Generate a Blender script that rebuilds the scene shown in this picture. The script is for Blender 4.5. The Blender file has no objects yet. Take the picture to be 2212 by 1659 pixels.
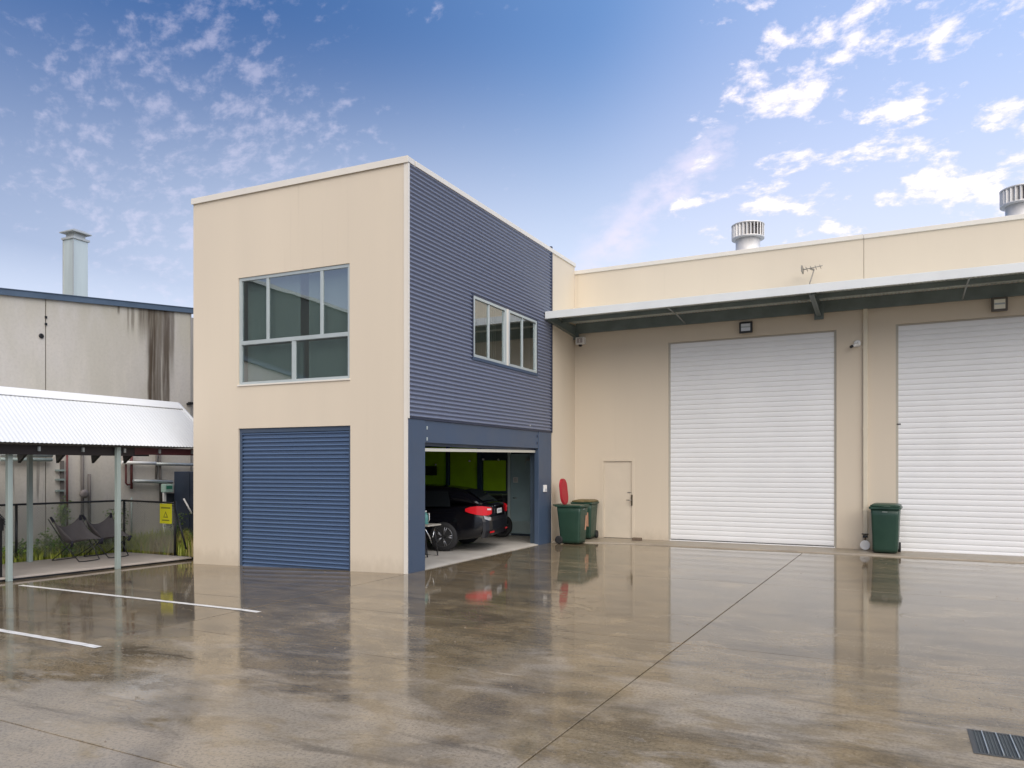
import bpy, math, random
from mathutils import Vector, Matrix
R = math.radians
rnd = random.Random(7)
scn = bpy.context.scene
col = scn.collection

# ------------------------------------------------------------ camera, light, exposure
cam_d = bpy.data.cameras.new("camera")
cam_d.sensor_width = 36.0
cam_d.lens = 26.37
cam_d.shift_y = 0.0812
cam_d.clip_start = 0.05
cam_d.clip_end = 3000
cam = bpy.data.objects.new("camera", cam_d)
cam.location = (7.508, -10.764, 1.85)
cam.rotation_euler = (R(90), 0, R(26.961))
col.objects.link(cam)
scn.camera = cam

SUN_EL, SUN_AZ = 48.0, 140.0            # azimuth clockwise from +y
sd = bpy.data.lights.new("sun", 'SUN')
sd.energy = 2.75
sd.angle = R(75)
sd.color = (1.0, 0.90, 0.76)
sun = bpy.data.objects.new("sun", sd)
el, az = R(SUN_EL), R(SUN_AZ)
sdir = Vector((math.sin(az) * math.cos(el), math.cos(az) * math.cos(el), math.sin(el)))
sun.rotation_euler = sdir.to_track_quat('Z', 'Y').to_euler()
col.objects.link(sun)

vs = scn.view_settings
scn.display_settings.display_device = 'sRGB'
vs.view_transform = 'Standard'
vs.look = 'None'
vs.exposure = 0.56
vs.gamma = 1.0
vs.use_curve_mapping = False


class NT:
    """small helper for node graphs"""
    def __init__(self, tree):
        self.t = tree

    def n(self, typ, **kw):
        nd = self.t.nodes.new(typ)
        for k, v in kw.items():
            setattr(nd, k, v)
        return nd

    def l(self, a, b):
        self.t.links.new(a, b)

    def put(self, sock, v):
        if isinstance(v, bpy.types.NodeSocket):
            self.l(v, sock)
        else:
            sock.default_value = v

    def math(self, op, a, b=0.0, c=None, clamp=False):
        nd = self.n('ShaderNodeMath', operation=op)
        nd.use_clamp = clamp
        self.put(nd.inputs[0], a)
        self.put(nd.inputs[1], b)
        if c is not None:
            self.put(nd.inputs[2], c)
        return nd.outputs[0]

    def vmath(self, op, a, b=None, scale=None):
        nd = self.n('ShaderNodeVectorMath', operation=op)
        self.put(nd.inputs[0], a)
        if b is not None:
            self.put(nd.inputs[1], b)
        if scale is not None:
            self.put(nd.inputs['Scale'], scale)
        return nd.outputs['Value'] if op in ('DOT_PRODUCT', 'LENGTH', 'DISTANCE') else nd.outputs['Vector']

    def ramp(self, v, lo, hi, a=0.0, b=1.0, smooth=True):
        nd = self.n('ShaderNodeMapRange')
        nd.interpolation_type = 'SMOOTHSTEP' if smooth else 'LINEAR'
        self.put(nd.inputs['Value'], v)
        nd.inputs['From Min'].default_value = lo
        nd.inputs['From Max'].default_value = hi
        nd.inputs['To Min'].default_value = a
        nd.inputs['To Max'].default_value = b
        return nd.outputs[0]

    def mix(self, f, a, b, blend='MIX'):
        nd = self.n('ShaderNodeMix', data_type='RGBA')
        nd.blend_type = blend
        self.put(nd.inputs[0], f)
        for s, v in ((nd.inputs[6], a), (nd.inputs[7], b)):
            if isinstance(v, tuple) and len(v) == 3:
                v = v + (1.0,)
            self.put(s, v)
        return nd.outputs[2]

    def noise(self, vec, scale, detail=4, rough=0.5, dist=0.0, out=0):
        nd = self.n('ShaderNodeTexNoise')
        self.put(nd.inputs['Vector'], vec)
        nd.inputs['Scale'].default_value = scale
        nd.inputs['Detail'].default_value = detail
        nd.inputs['Roughness'].default_value = rough
        nd.inputs['Distortion'].default_value = dist
        return nd.outputs[out]

    def mapping(self, vec, scale=(1, 1, 1), rot=(0, 0, 0), loc=(0, 0, 0)):
        nd = self.n('ShaderNodeMapping')
        self.put(nd.inputs['Vector'], vec)
        nd.inputs['Scale'].default_value = scale
        nd.inputs['Rotation'].default_value = rot
        nd.inputs['Location'].default_value = loc
        return nd.outputs[0]


# ------------------------------------------------------------ sky
world = bpy.data.worlds.new("World")
scn.world = world
world.use_nodes = True
W = NT(world.node_tree)
world.node_tree.nodes.clear()
wo = W.n('ShaderNodeOutputWorld')
bg = W.n('ShaderNodeBackground')
bg.inputs['Strength'].default_value = 0.1
sky = W.n('ShaderNodeTexSky')
sky.sky_type = 'NISHITA'
sky.sun_disc = False
sky.sun_elevation = R(SUN_EL)
sky.sun_rotation = R(SUN_AZ)
sky.air_density = 1.0
sky.dust_density = 0.6
sky.ozone_density = 2.2
gen = W.n('ShaderNodeTexCoord').outputs['Generated']
sep = W.n('ShaderNodeSeparateXYZ')
W.l(gen, sep.inputs[0])
zc = W.math('MAXIMUM', sep.outputs[2], 0.0)
den = W.math('ADD', zc, 0.42)
cmb = W.n('ShaderNodeCombineXYZ')
W.l(W.math('DIVIDE', sep.outputs[0], den), cmb.inputs[0])
W.l(W.math('DIVIDE', sep.outputs[1], den), cmb.inputs[1])
plane = cmb.outputs[0]
CV = Vector((-0.45339, 0.89131, 0)); CR = Vector((0.89131, 0.45339, 0))


def sky_dir(u, w):
    d = CV + CR * ((u - 1106) / 1620.45) + Vector((0, 0, (1009.1 - w) / 1620.45))
    return d.normalized()


def region(u, w, lo, hi):
    d = sky_dir(u, w)
    return W.ramp(W.vmath('DOT_PRODUCT', gen, tuple(d)), math.cos(R(lo)), math.cos(R(hi)))


# haze towards the horizon, blue deepening upwards
azr = W.vmath('DOT_PRODUCT', gen, tuple(CR))
hz = W.math('MULTIPLY', W.ramp(sep.outputs[2], 0.17, 0.52, 1.0, 0.0), W.ramp(azr, -0.65, -0.05, 0.52, 1.0))
hz = W.math('MAXIMUM', hz, W.ramp(sep.outputs[2], 0.14, 0.36, 0.95, 0.0))
base = W.mix(0.85, sky.outputs[0], (0.36, 0.98, 2.65))
rt = W.ramp(azr, -0.35, 0.65, 0.0, 0.70)
base = W.mix(rt, base, (2.6, 4.6, 8.3))
skyc = W.mix(W.math('MULTIPLY', hz, 0.92), base, (5.75, 6.35, 7.6))
# cloud field
warp = W.noise(plane, 2.3, 3, 0.5, 0, 1)
pl2 = W.vmath('ADD', plane, W.vmath('SCALE', W.vmath('SUBTRACT', warp, (0.5, 0.5, 0.5)), scale=0.10))
n_big = W.noise(W.mapping(pl2, (1.0, 1.25, 1), (0, 0, R(-10)), (3.6, 1.2, 0)), 10.5, 10, 0.63)
n_small = W.noise(W.mapping(pl2, (1.0, 1.2, 1), (0, 0, R(40)), (5.2, 9.7, 0)), 30.0, 7, 0.60)
n_clump = W.noise(W.mapping(pl2, (1.0, 1.2, 1), (0, 0, R(10)), (1.2, 4.7, 0)), 5.0, 4, 0.55)
rR = W.math('MAXIMUM', region(2150, 120, 20, 4), W.math('MULTIPLY', region(1820, 220, 16, 5), 0.92))
rL = region(430, 330, 15, 3)
clump = W.math('MULTIPLY', W.math('SUBTRACT', n_clump, 0.5), 0.28)
bias = W.math('ADD', W.math('ADD', W.math('MULTIPLY', rR, 0.262), -0.213), clump)
c_big = W.math('MULTIPLY', W.ramp(W.math('ADD', n_big, bias), 0.46, 0.70), 0.94)
biasl = W.math('ADD', W.math('ADD', W.math('MULTIPLY', rL, 0.20), -0.20), clump)
c_small = W.math('MULTIPLY', W.ramp(W.math('ADD', n_small, biasl), 0.43, 0.72), 0.33)
# wispy streak
a1, a2 = sky_dir(1600, 265), sky_dir(1270, 580)
nn = a1.cross(a2).normalized()
mid = (a1 + a2).normalized()
dist = W.math('ADD', W.math('ABSOLUTE', W.vmath('DOT_PRODUCT', gen, tuple(nn))),
              W.math('MULTIPLY', W.math('SUBTRACT', W.noise(plane, 9.0, 7, 0.65), 0.5), 0.085))
stk = W.math('MULTIPLY', W.ramp(dist, 0.050, -0.005),
             W.ramp(W.vmath('DOT_PRODUCT', gen, tuple(mid)), math.cos(R(9.5)), math.cos(R(3.5))))
stk = W.math('MULTIPLY', stk, W.ramp(W.noise(W.mapping(pl2, (1, 1, 1), (0, 0, 0.6), (2.2, 0.4, 0)), 13.0, 7, 0.62), 0.32, 0.64, 0.16, 0.80))
mist = W.math('MULTIPLY', region(2000, 330, 24, 5), 0.22)
cm = W.math('MAXIMUM', c_big, W.math('MAXIMUM', c_small, W.math('MAXIMUM', stk, mist)))
shade = W.ramp(W.math('ADD', n_big, bias), 0.52, 0.66)
ccol = W.mix(shade, (6.3, 5.9, 7.2), (9.0, 8.2, 8.3))
W.l(W.mix(cm, skyc, ccol), bg.inputs['Color'])
W.l(bg.outputs[0], wo.inputs[0])

# ------------------------------------------------------------ materials
MATS = {}


def mat(name, color, rough=0.5, metal=0.0, spec=0.5, var=0.0, vscale=3.0, streak=False, bump=0.0, bscale=60.0,
        coat=0.0, coat_ior=1.5, coat_rough=0.1, dirt=None, emit=None, splash=0.0):
    if name in MATS:
        return MATS[name]
    m = bpy.data.materials.new(name)
    m.use_nodes = True
    T = NT(m.node_tree)
    b = m.node_tree.nodes['Principled BSDF']
    b.inputs['Roughness'].default_value = rough
    b.inputs['Metallic'].default_value = metal
    b.inputs['Specular IOR Level'].default_value = spec
    b.inputs['Coat Weight'].default_value = coat
    b.inputs['Coat IOR'].default_value = coat_ior
    b.inputs['Coat Roughness'].default_value = coat_rough
    c = tuple(color) + (1.0,)
    pos = T.n('ShaderNodeNewGeometry').outputs['Position']
    if var > 0:
        v = T.mapping(pos, (1, 1, 0.12) if streak else (1, 1, 1))
        nz = T.noise(v, vscale, 5, 0.6)
        f = T.ramp(nz, 0.3, 0.7, 1 - var, 1 + var * 0.6, smooth=False)
        cc = T.vmath('SCALE', c[:3], scale=f)
        if dirt:
            n2 = T.noise(T.mapping(pos, (1, 1, 0.3), loc=(7, 3, 1)), vscale * 0.6, 7, 0.65)
            cc = T.mix(T.ramp(n2, 0.52, 0.75, 0.0, dirt[1]), cc, dirt[0])
        if splash:
            spz = T.n('ShaderNodeSeparateXYZ'); T.l(pos, spz.inputs[0])
            n3 = T.noise(T.mapping(pos, (1, 1, 0.5), loc=(2, 5, 3)), 7.0, 6, 0.65)
            lowz = T.ramp(T.math('ADD', spz.outputs[2], T.math('MULTIPLY', T.math('SUBTRACT', n3, 0.5), 0.5)), 0.34, -0.05, 0.0, splash)
            n4 = T.noise(T.mapping(pos, (1, 1, 0.03), loc=(9, 1, 0)), 5.0, 4, 0.6)
            runs = T.math('MULTIPLY', T.ramp(n4, 0.60, 0.74, 0.0, splash * 0.45), T.ramp(spz.outputs[2], 4.6, 7.2, 0.25, 1.0))
            cc = T.mix(T.math('MAXIMUM', lowz, runs), cc, (0.30, 0.24, 0.17))
        T.l(cc, b.inputs['Base Color'])
        r2 = T.ramp(nz, 0.3, 0.7, max(0.02, rough - 0.08), min(1, rough + 0.08))
        T.l(r2, b.inputs['Roughness'])
    else:
        b.inputs['Base Color'].default_value = c
    if bump > 0:
        bp = T.n('ShaderNodeBump')
        bp.inputs['Strength'].default_value = bump
        bp.inputs['Distance'].default_value = 0.01
        T.l(T.noise(pos, bscale, 4, 0.6), bp.inputs['Height'])
        T.l(bp.outputs[0], b.inputs['Normal'])
    if emit:
        b.inputs['Emission Color'].default_value = tuple(emit[0]) + (1,)
        b.inputs['Emission Strength'].default_value = emit[1]
    MATS[name] = m
    return m


def glass_mat(name, tint, ior, extra):
    m = bpy.data.materials.new(name)
    m.use_nodes = True
    T = NT(m.node_tree)
    m.node_tree.nodes.clear()
    out = T.n('ShaderNodeOutputMaterial')
    tr = T.n('ShaderNodeBsdfTransparent'); tr.inputs[0].default_value = tuple(tint) + (1,)
    gl = T.n('ShaderNodeBsdfGlossy'); gl.inputs['Roughness'].default_value = 0.012
    gl.inputs[0].default_value = (0.92, 0.97, 1.0, 1)
    pos = T.n('ShaderNodeNewGeometry').outputs['Position']
    bp = T.n('ShaderNodeBump'); bp.inputs['Strength'].default_value = 0.04; bp.inputs['Distance'].default_value = 0.02
    T.l(T.noise(pos, 1.4, 2), bp.inputs['Height']); T.l(bp.outputs[0], gl.inputs['Normal'])
    lw = T.n('ShaderNodeLayerWeight'); lw.inputs[0].default_value = 0.5
    fz = T.math('POWER', lw.outputs['Facing'], 3.2)
    f = T.math('ADD', T.math('MULTIPLY', fz, 0.75), extra, clamp=True)
    f = T.math('MULTIPLY', f, T.math('SUBTRACT', 1.0, T.n('ShaderNodeNewGeometry').outputs['Backfacing']))
    mx = T.n('ShaderNodeMixShader')
    T.l(f, mx.inputs[0]); T.l(tr.outputs[0], mx.inputs[1]); T.l(gl.outputs[0], mx.inputs[2])
    T.l(mx.outputs[0], out.inputs[0])
    MATS[name] = m
    return m


CREAM = mat('cream_render', (0.640, 0.555, 0.440), 0.75, var=0.03, vscale=0.9, streak=True, bump=0.08, bscale=90,
            dirt=((0.56, 0.48, 0.37), 0.25), splash=0.30)
TRIM = mat('cream_flashing', (0.70, 0.655, 0.585), 0.45, var=0.03, vscale=2)
BLUE = mat('blue_steel', (0.160, 0.180, 0.248), 0.38, spec=0.3)
BLUEFLAT = mat('blue_paint', (0.052, 0.080, 0.132), 0.45, var=0.10, vscale=1.2)
NAVY = mat('navy_flashing', (0.022, 0.030, 0.06), 0.4, var=0.05)
WHITE = mat('white_roller_steel', (0.80, 0.80, 0.80), 0.42, var=0.035, vscale=0.8, dirt=((0.66, 0.66, 0.65), 0.35))
ALU = mat('pale_aluminium', (0.46, 0.51, 0.51), 0.38, metal=0.25, var=0.05)
GALV = mat('galvanised_steel', (0.40, 0.43, 0.43), 0.45, metal=0.5, var=0.16, vscale=6)
GALVP = mat('grey_green_post', (0.30, 0.36, 0.34), 0.5, var=0.14, vscale=5, streak=True, dirt=((0.2, 0.22, 0.2), 0.5))
GLASS = glass_mat('window_glass', (0.66, 0.72, 0.71), 1.5, 0.27)
BLIND = mat('grey_blind', (0.46, 0.48, 0.44), 0.8, var=0.05)
ROOM = mat('dark_room', (0.10, 0.11, 0.11), 0.9, var=0.1)
FASCIA = mat('white_fascia', (0.72, 0.745, 0.745), 0.4, var=0.04, vscale=1.5, dirt=((0.55, 0.57, 0.56), 0.3))
CANSTEEL = mat('dark_canopy_steel', (0.155, 0.192, 0.19), 0.45, var=0.2, vscale=3)
CANSHEET = mat('canopy_underside', (0.72, 0.78, 0.745), 0.5, var=0.15, vscale=2.5)
PIPE = mat('cream_downpipe', (0.66, 0.59, 0.46), 0.5, var=0.05)
CONC = mat('stained_precast', (0.46, 0.425, 0.375), 0.85, var=0.16, vscale=0.55, bump=0.15, bscale=25,
           dirt=((0.36, 0.33, 0.27), 0.55))
WROOF = mat('white_roofing', (0.66, 0.672, 0.68), 0.7, var=0.03, vscale=1.0)
BLACK = mat('black_steel', (0.012, 0.012, 0.014), 0.4, var=0.1)
RUBBER = mat('black_rubber', (0.016, 0.016, 0.017), 0.75, var=0.2, vscale=8)
REDB = mat('dark_red_beam', (0.085, 0.018, 0.022), 0.55, var=0.35, vscale=1.2)
REDP = mat('dull_red_pipe', (0.12, 0.03, 0.028), 0.6, var=0.3, vscale=6)
CHROME = mat('chrome', (0.75, 0.75, 0.75), 0.15, metal=1.0)
WPL = mat('white_plastic', (0.78, 0.77, 0.75), 0.45, var=0.03)


def stain_material():
    """bare precast wall with the long dark run of dirty water under its roof"""
    m = bpy.data.materials.new('precast_with_run')
    m.use_nodes = True
    T = NT(m.node_tree)
    b = m.node_tree.nodes['Principled BSDF']
    pos = T.n('ShaderNodeNewGeometry').outputs['Position']
    sp = T.n('ShaderNodeSeparateXYZ'); T.l(pos, sp.inputs[0])
    y, z = sp.outputs[1], sp.outputs[2]
    n1 = T.noise(T.mapping(pos, (1, 1, 0.35)), 0.9, 6, 0.62)
    n2 = T.noise(T.mapping(pos, (1, 1.0, 0.25), loc=(3, 8, 2)), 2.2, 6, 0.6)
    n3 = T.noise(pos, 16.0, 5, 0.65)
    c = T.mix(T.ramp(n1, 0.35, 0.65), (0.585, 0.545, 0.495), (0.525, 0.49, 0.42))
    c = T.mix(T.ramp(n2, 0.5, 0.75, 0, 0.5), c, (0.66, 0.61, 0.53))
    c = T.mix(T.ramp(n3, 0.4, 0.7, 0, 0.2), c, (0.36, 0.33, 0.29))
    # dirty upper band
    band = T.math('MULTIPLY', T.ramp(z, 4.3, 5.6, 0, 0.5), T.ramp(n2, 0.3, 0.6))
    c = T.mix(band, c, (0.42, 0.385, 0.285))
    # run of dirty water, several overlapping tongues
    wob = T.math('MULTIPLY', T.math('SUBTRACT', T.noise(T.mapping(pos, (0.01, 1, 0.5)), 2.0, 3), 0.5), 0.10)
    yy = T.math('ADD', y, wob)
    tot = None
    for cy_, hw, soft, zlo, zhi, amp in ((1.86, 0.11, 0.05, 2.9, 3.3, 0.97), (2.02, 0.10, 0.06, 3.0, 3.5, 0.80),
                                         (2.27, 0.10, 0.05, 2.9, 3.2, 0.9), (2.07, 0.34, 0.10, 4.1, 5.0, 0.80), (2.44, 0.05, 0.05, 3.6, 5.2, 0.7),
                                         (1.62, 0.12, 0.08, 4.7, 5.6, 0.72), (1.32, 0.035, 0.03, 5.0, 5.4, 0.6),
                                         (1.20, 0.02, 0.03, 4.9, 5.5, 0.5), (0.95, 0.02, 0.02, 5.45, 5.6, 0.8)):
        off = T.math('ABSOLUTE', T.math('SUBTRACT', yy, cy_))
        f = T.math('MULTIPLY', T.ramp(off, hw + soft, hw - soft * 0.5), T.ramp(z, zlo, zhi, 0, amp))
        tot = f if tot is None else T.math('MAXIMUM', tot, f)
    grain = T.noise(T.mapping(pos, (1, 1, 0.05)), 14.0, 4, 0.6)
    tot = T.math('MULTIPLY', tot, T.ramp(grain, 0.25, 0.6, 0.62, 1.0))
    c = T.mix(tot, c, (0.060, 0.038, 0.020))
    # thin cracks and runs lower down
    low = T.noise(T.mapping(pos, (1, 1, 0.04), loc=(0, 4, 0)), 7.0, 3, 0.5)
    c = T.mix(T.math('MULTIPLY', T.ramp(low, 0.64, 0.70, 0, 0.6), T.ramp(z, 2.4, 1.4)), c, (0.10, 0.09, 0.08))
    T.l(c, b.inputs['Base Color'])
    b.inputs['Roughness'].default_value = 0.88
    bp = T.n('ShaderNodeBump'); bp.inputs['Strength'].default_value = 0.25; bp.inputs['Distance'].default_value = 0.01
    T.l(n3, bp.inputs['Height']); T.l(bp.outputs[0], b.inputs['Normal'])
    return m


def wet_concrete():
    m = bpy.data.materials.new('wet_concrete')
    m.use_nodes = True
    T = NT(m.node_tree)
    b = m.node_tree.nodes['Principled BSDF']
    pos = T.n('ShaderNodeNewGeometry').outputs['Position']
    sp = T.n('ShaderNodeSeparateXYZ'); T.l(pos, sp.inputs[0])
    x, y = sp.outputs[0], sp.outputs[1]
    flat = T.mapping(pos, (1, 1, 0))
    big = T.noise(T.mapping(flat, (0.7, 1, 1), (0, 0, R(-24))), 0.6, 7, 0.62, 0.4)
    med = T.noise(T.mapping(flat, (0.6, 1, 1), (0, 0, R(-30))), 2.3, 8, 0.66, 0.5)
    blot = T.noise(flat, 1.3, 7, 0.68, 0.3)
    brush = T.noise(T.mapping(flat, (0.16, 1, 1), (0, 0, R(-64))), 3.4, 7, 0.66, 0.35)
    fine = T.noise(flat, 38.0, 6, 0.72)
    grit = T.noise(flat, 140.0, 3, 0.7)
    agg = T.n('ShaderNodeTexVoronoi'); agg.inputs['Scale'].default_value = 70.0; T.l(flat, agg.inputs['Vector'])
    # the yard drains to the left and stays wet against the buildings
    wet = T.math('ADD', T.math('MULTIPLY', T.math('SUBTRACT', big, 0.5), 1.7),
                 T.math('MULTIPLY', T.math('SUBTRACT', med, 0.5), 1.5))
    wet = T.math('ADD', wet, T.math('MULTIPLY', T.math('SUBTRACT', brush, 0.5), 0.5))
    wet = T.math('ADD', wet, T.ramp(y, -8.0, -1.0, 0.0, 0.66, smooth=False))
    wet = T.math('ADD', wet, T.ramp(x, 3.0, -3.5, 0.0, 0.50))
    wet = T.math('ADD', wet, T.math('MULTIPLY', T.math('SUBTRACT', fine, 0.5), 0.25))
    wm = T.ramp(wet, 0.02, 0.34)                    # film of water
    pud = T.ramp(wet, 0.44, 0.53)                   # standing water with a clear edge
    dry = T.mix(T.ramp(blot, 0.38, 0.62), (0.345, 0.282, 0.200), (0.275, 0.232, 0.175))
    dry = T.mix(T.ramp(brush, 0.48, 0.66, 0, 0.45), dry, (0.37, 0.31, 0.235))
    wetc = T.mix(T.ramp(blot, 0.36, 0.64), (0.245, 0.180, 0.098), (0.140, 0.109, 0.068))
    wetc = T.mix(T.ramp(brush, 0.46, 0.66, 0, 0.65), wetc, (0.30, 0.235, 0.145))
    c = T.mix(T.math('MULTIPLY', wm, 0.92), dry, wetc)
    c = T.mix(T.math('MULTIPLY', pud, 0.35), c, (0.062, 0.050, 0.036))
    c = T.mix(T.ramp(brush, 0.47, 0.33, 0, 0.62), c, (0.075, 0.060, 0.044))
    c = T.mix(T.ramp(fine, 0.53, 0.36, 0, 0.46), c, (0.070, 0.057, 0.042))
    c = T.mix(T.ramp(fine, 0.54, 0.68, 0, 0.36), c, (0.42, 0.36, 0.275))
    c = T.mix(T.ramp(grit, 0.56, 0.70, 0, 0.45), c, (0.07, 0.056, 0.042))
    c = T.mix(T.math('MULTIPLY', T.ramp(agg.outputs['Distance'], 0.30, 0.08), T.ramp(grit, 0.45, 0.65, 0, 0.5)), c, (0.46, 0.40, 0.32))
    for (cx_, cy_, rad, a0) in ((-7.0, -14.5, 12.4, 0.30), (-7.0, -14.5, 13.9, 0.26), (15.5, -13.0, 11.0, 0.22), (15.5, -13.0, 12.5, 0.22)):
        rr = T.math('SUBTRACT', T.vmath('DISTANCE', flat, (cx_, cy_, 0)), rad)
        rr = T.math('ADD', T.math('ABSOLUTE', rr), T.math('MULTIPLY', T.math('SUBTRACT', med, 0.5), 0.18))
        tk = T.math('MULTIPLY', T.ramp(rr, 0.16, 0.05), T.ramp(blot, 0.40, 0.60, 0.15, a0))
        c = T.mix(tk, c, (0.045, 0.038, 0.030))
    T.l(c, b.inputs['Base Color'])
    rough = T.math('ADD', T.ramp(wm, 0, 1, 0.21, 0.070, smooth=False), T.math('MULTIPLY', T.math('SUBTRACT', fine, 0.5), 0.16))
    rough = T.math('ADD', rough, T.math('MULTIPLY', T.math('SUBTRACT', brush, 0.5), 0.14))
    rough = T.math('MAXIMUM', T.math('MULTIPLY', rough, T.ramp(pud, 0, 1, 1.0, 0.35)), 0.03)
    T.l(rough, b.inputs['Roughness'])
    b.inputs['IOR'].default_value = 1.58
    hgt = T.math('ADD', T.math('MULTIPLY', fine, T.ramp(wm, 0, 1, 0.45, 0.06)), T.math('MULTIPLY', med, T.ramp(pud, 0, 1, 0.55, 0.12)))
    hgt = T.math('ADD', hgt, T.math('MULTIPLY', grit, T.ramp(wm, 0, 1, 0.12, 0.0)))
    bp = T.n('ShaderNodeBump'); bp.inputs['Strength'].default_value = 0.24; bp.inputs['Distance'].default_value = 0.012
    T.l(hgt, bp.inputs['Height']); T.l(bp.outputs[0], b.inputs['Normal'])
    return m


WET = wet_concrete()
NEIGH = stain_material()


# ------------------------------------------------------------ mesh helpers
class Fr:
    """local frame: u along the wall, d into the building, z up"""
    def __init__(self, ox, oy, ang):
        self.o = Vector((ox, oy, 0)); a = R(ang)
        self.x = Vector((math.cos(a), math.sin(a), 0)); self.y = Vector((-math.sin(a), math.cos(a), 0))

    def __call__(self, u, d, z):
        return self.o + self.x * u + self.y * d + Vector((0, 0, z))


WORLD = Fr(0, 0, 0)


class MB:
    def __init__(self):
        self.v, self.f, self.smooth = [], [], set()

    def quad(self, *pts):
        i = len(self.v); self.v += [Vector(p) for p in pts]; self.f.append(tuple(range(i, i + len(pts))))

    def box(self, x0, x1, y0, y1, z0, z1, fr=WORLD):
        i = len(self.v)
        for z in (z0, z1):
            for (x, y) in ((x0, y0), (x1, y0), (x1, y1), (x0, y1)):
                self.v.append(fr(x, y, z))
        for q in ((3, 2, 1, 0), (4, 5, 6, 7), (0, 1, 5, 4), (1, 2, 6, 5), (2, 3, 7, 6), (3, 0, 4, 7)):
            self.f.append(tuple(i + k for k in q))
        return self

    def prism(self, pts, a, b):
        """polygon pts (list of Vector) swept by vector from a offset to b offset"""
        n = len(pts); i = len(self.v)
        self.v += [Vector(p) + Vector(a) for p in pts] + [Vector(p) + Vector(b) for p in pts]
        self.f.append(tuple(i + k for k in reversed(range(n)))); self.f.append(tuple(i + n + k for k in range(n)))
        for k in range(n):
            k2 = (k + 1) % n
            self.f.append((i + k, i + k2, i + n + k2, i + n + k))
        return self

    def tube(self, pts, r, seg=8, cap=True, closed=False):
        pts = [Vector(p) for p in pts]; n = len(pts); i0 = len(self.v)
        rs = r if isinstance(r, (list, tuple)) else [r] * n
        prev = None
        for k, p in enumerate(pts):
            if closed:
                t = (pts[(k + 1) % n] - pts[k - 1])
            else:
                t = (pts[min(k + 1, n - 1)] - pts[max(k - 1, 0)])
            t.normalize()
            if prev is None:
                a = Vector((0, 0, 1)) if abs(t.z) < 0.9 else Vector((1, 0, 0))
                prev = (a - t * a.dot(t)).normalized()
            else:
                prev = (prev - t * prev.dot(t)).normalized()
            q = t.cross(prev)
            for s in range(seg):
                an = 2 * math.pi * s / seg
                self.v.append(p + (prev * math.cos(an) + q * math.sin(an)) * rs[k])
        for k in range(n if closed else n - 1):
            for s in range(seg):
                s2 = (s + 1) % seg; k2 = (k + 1) % n
                self.smooth.add(len(self.f))
                self.f.append((i0 + k * seg + s, i0 + k * seg + s2, i0 + k2 * seg + s2, i0 + k2 * seg + s))
        if cap and not closed:
            self.f.append(tuple(i0 + s for s in reversed(range(seg))))
            self.f.append(tuple(i0 + (n - 1) * seg + s for s in range(seg)))
        return self

    def lathe(self, prof, c, seg=24, axis='z', cap=True):
        """prof: list of (radius, height)"""
        c = Vector(c); i0 = len(self.v); n = len(prof)
        for (r, h) in prof:
            for s in range(seg):
                a = 2 * math.pi * s / seg; p = (r * math.cos(a), r * math.sin(a), h)
                if axis == 'x': p = (p[2], p[0], p[1])
                if axis == 'y': p = (p[1], p[2], p[0])
                self.v.append(c + Vector(p))
        for k in range(n - 1):
            for s in range(seg):
                s2 = (s + 1) % seg
                self.smooth.add(len(self.f))
                self.f.append((i0 + k * seg + s, i0 + k * seg + s2, i0 + (k + 1) * seg + s2, i0 + (k + 1) * seg + s))
        if cap:
            self.f.append(tuple(i0 + s for s in reversed(range(seg))))
            self.f.append(tuple(i0 + (n - 1) * seg + s for s in range(seg)))
        return self

    def grid(self, fn, nu, nv, smooth=True):
        i0 = len(self.v)
        for a in range(nu + 1):
            for b in range(nv + 1):
                self.v.append(Vector(fn(a / nu, b / nv)))
        for a in range(nu):
            for b in range(nv):
                if smooth: self.smooth.add(len(self.f))
                k = i0 + a * (nv + 1) + b
                self.f.append((k, k + nv + 1, k + nv + 2, k + 1))
        return self

    def wall(self, fr, u0, u1, z0, z1, holes, th, d0=0.0):
        """flat wall with rectangular openings; each hole is (u0,u1,z0,z1)"""
        us = sorted({u0, u1, *[h[0] for h in holes], *[h[1] for h in holes]})
        zs = sorted({z0, z1, *[h[2] for h in holes], *[h[3] for h in holes]})
        us = [u for u in us if u0 <= u <= u1]; zs = [z for z in zs if z0 <= z <= z1]

        def solid(i, k):
            if i < 0 or k < 0 or i >= len(us) - 1 or k >= len(zs) - 1: return False
            cu, cz = (us[i] + us[i + 1]) / 2, (zs[k] + zs[k + 1]) / 2
            return not any(h[0] < cu < h[1] and h[2] < cz < h[3] for h in holes)
        for i in range(len(us) - 1):
            for k in range(len(zs) - 1):
                if not solid(i, k): continue
                a, b_, c, d = us[i], us[i + 1], zs[k], zs[k + 1]
                e0, e1 = d0, d0 + th
                self.quad(fr(a, e0, c), fr(b_, e0, c), fr(b_, e0, d), fr(a, e0, d))
                self.quad(fr(a, e1, d), fr(b_, e1, d), fr(b_, e1, c), fr(a, e1, c))
                if not solid(i - 1, k): self.quad(fr(a, e1, c), fr(a, e0, c), fr(a, e0, d), fr(a, e1, d))
                if not solid(i + 1, k): self.quad(fr(b_, e0, c), fr(b_, e1, c), fr(b_, e1, d), fr(b_, e0, d))
                if not solid(i, k - 1): self.quad(fr(a, e1, c), fr(b_, e1, c), fr(b_, e0, c), fr(a, e0, c))
                if not solid(i, k + 1): self.quad(fr(a, e0, d), fr(b_, e0, d), fr(b_, e1, d), fr(a, e1, d))
        return self

    def mesh(self, name, m):
        me = bpy.data.meshes.new(name)
        me.from_pydata([tuple(v) for v in self.v], [], self.f)
        for k in self.smooth:
            me.polygons[k].use_smooth = True
        me.materials.append(m)
        me.update()
        return me

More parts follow.
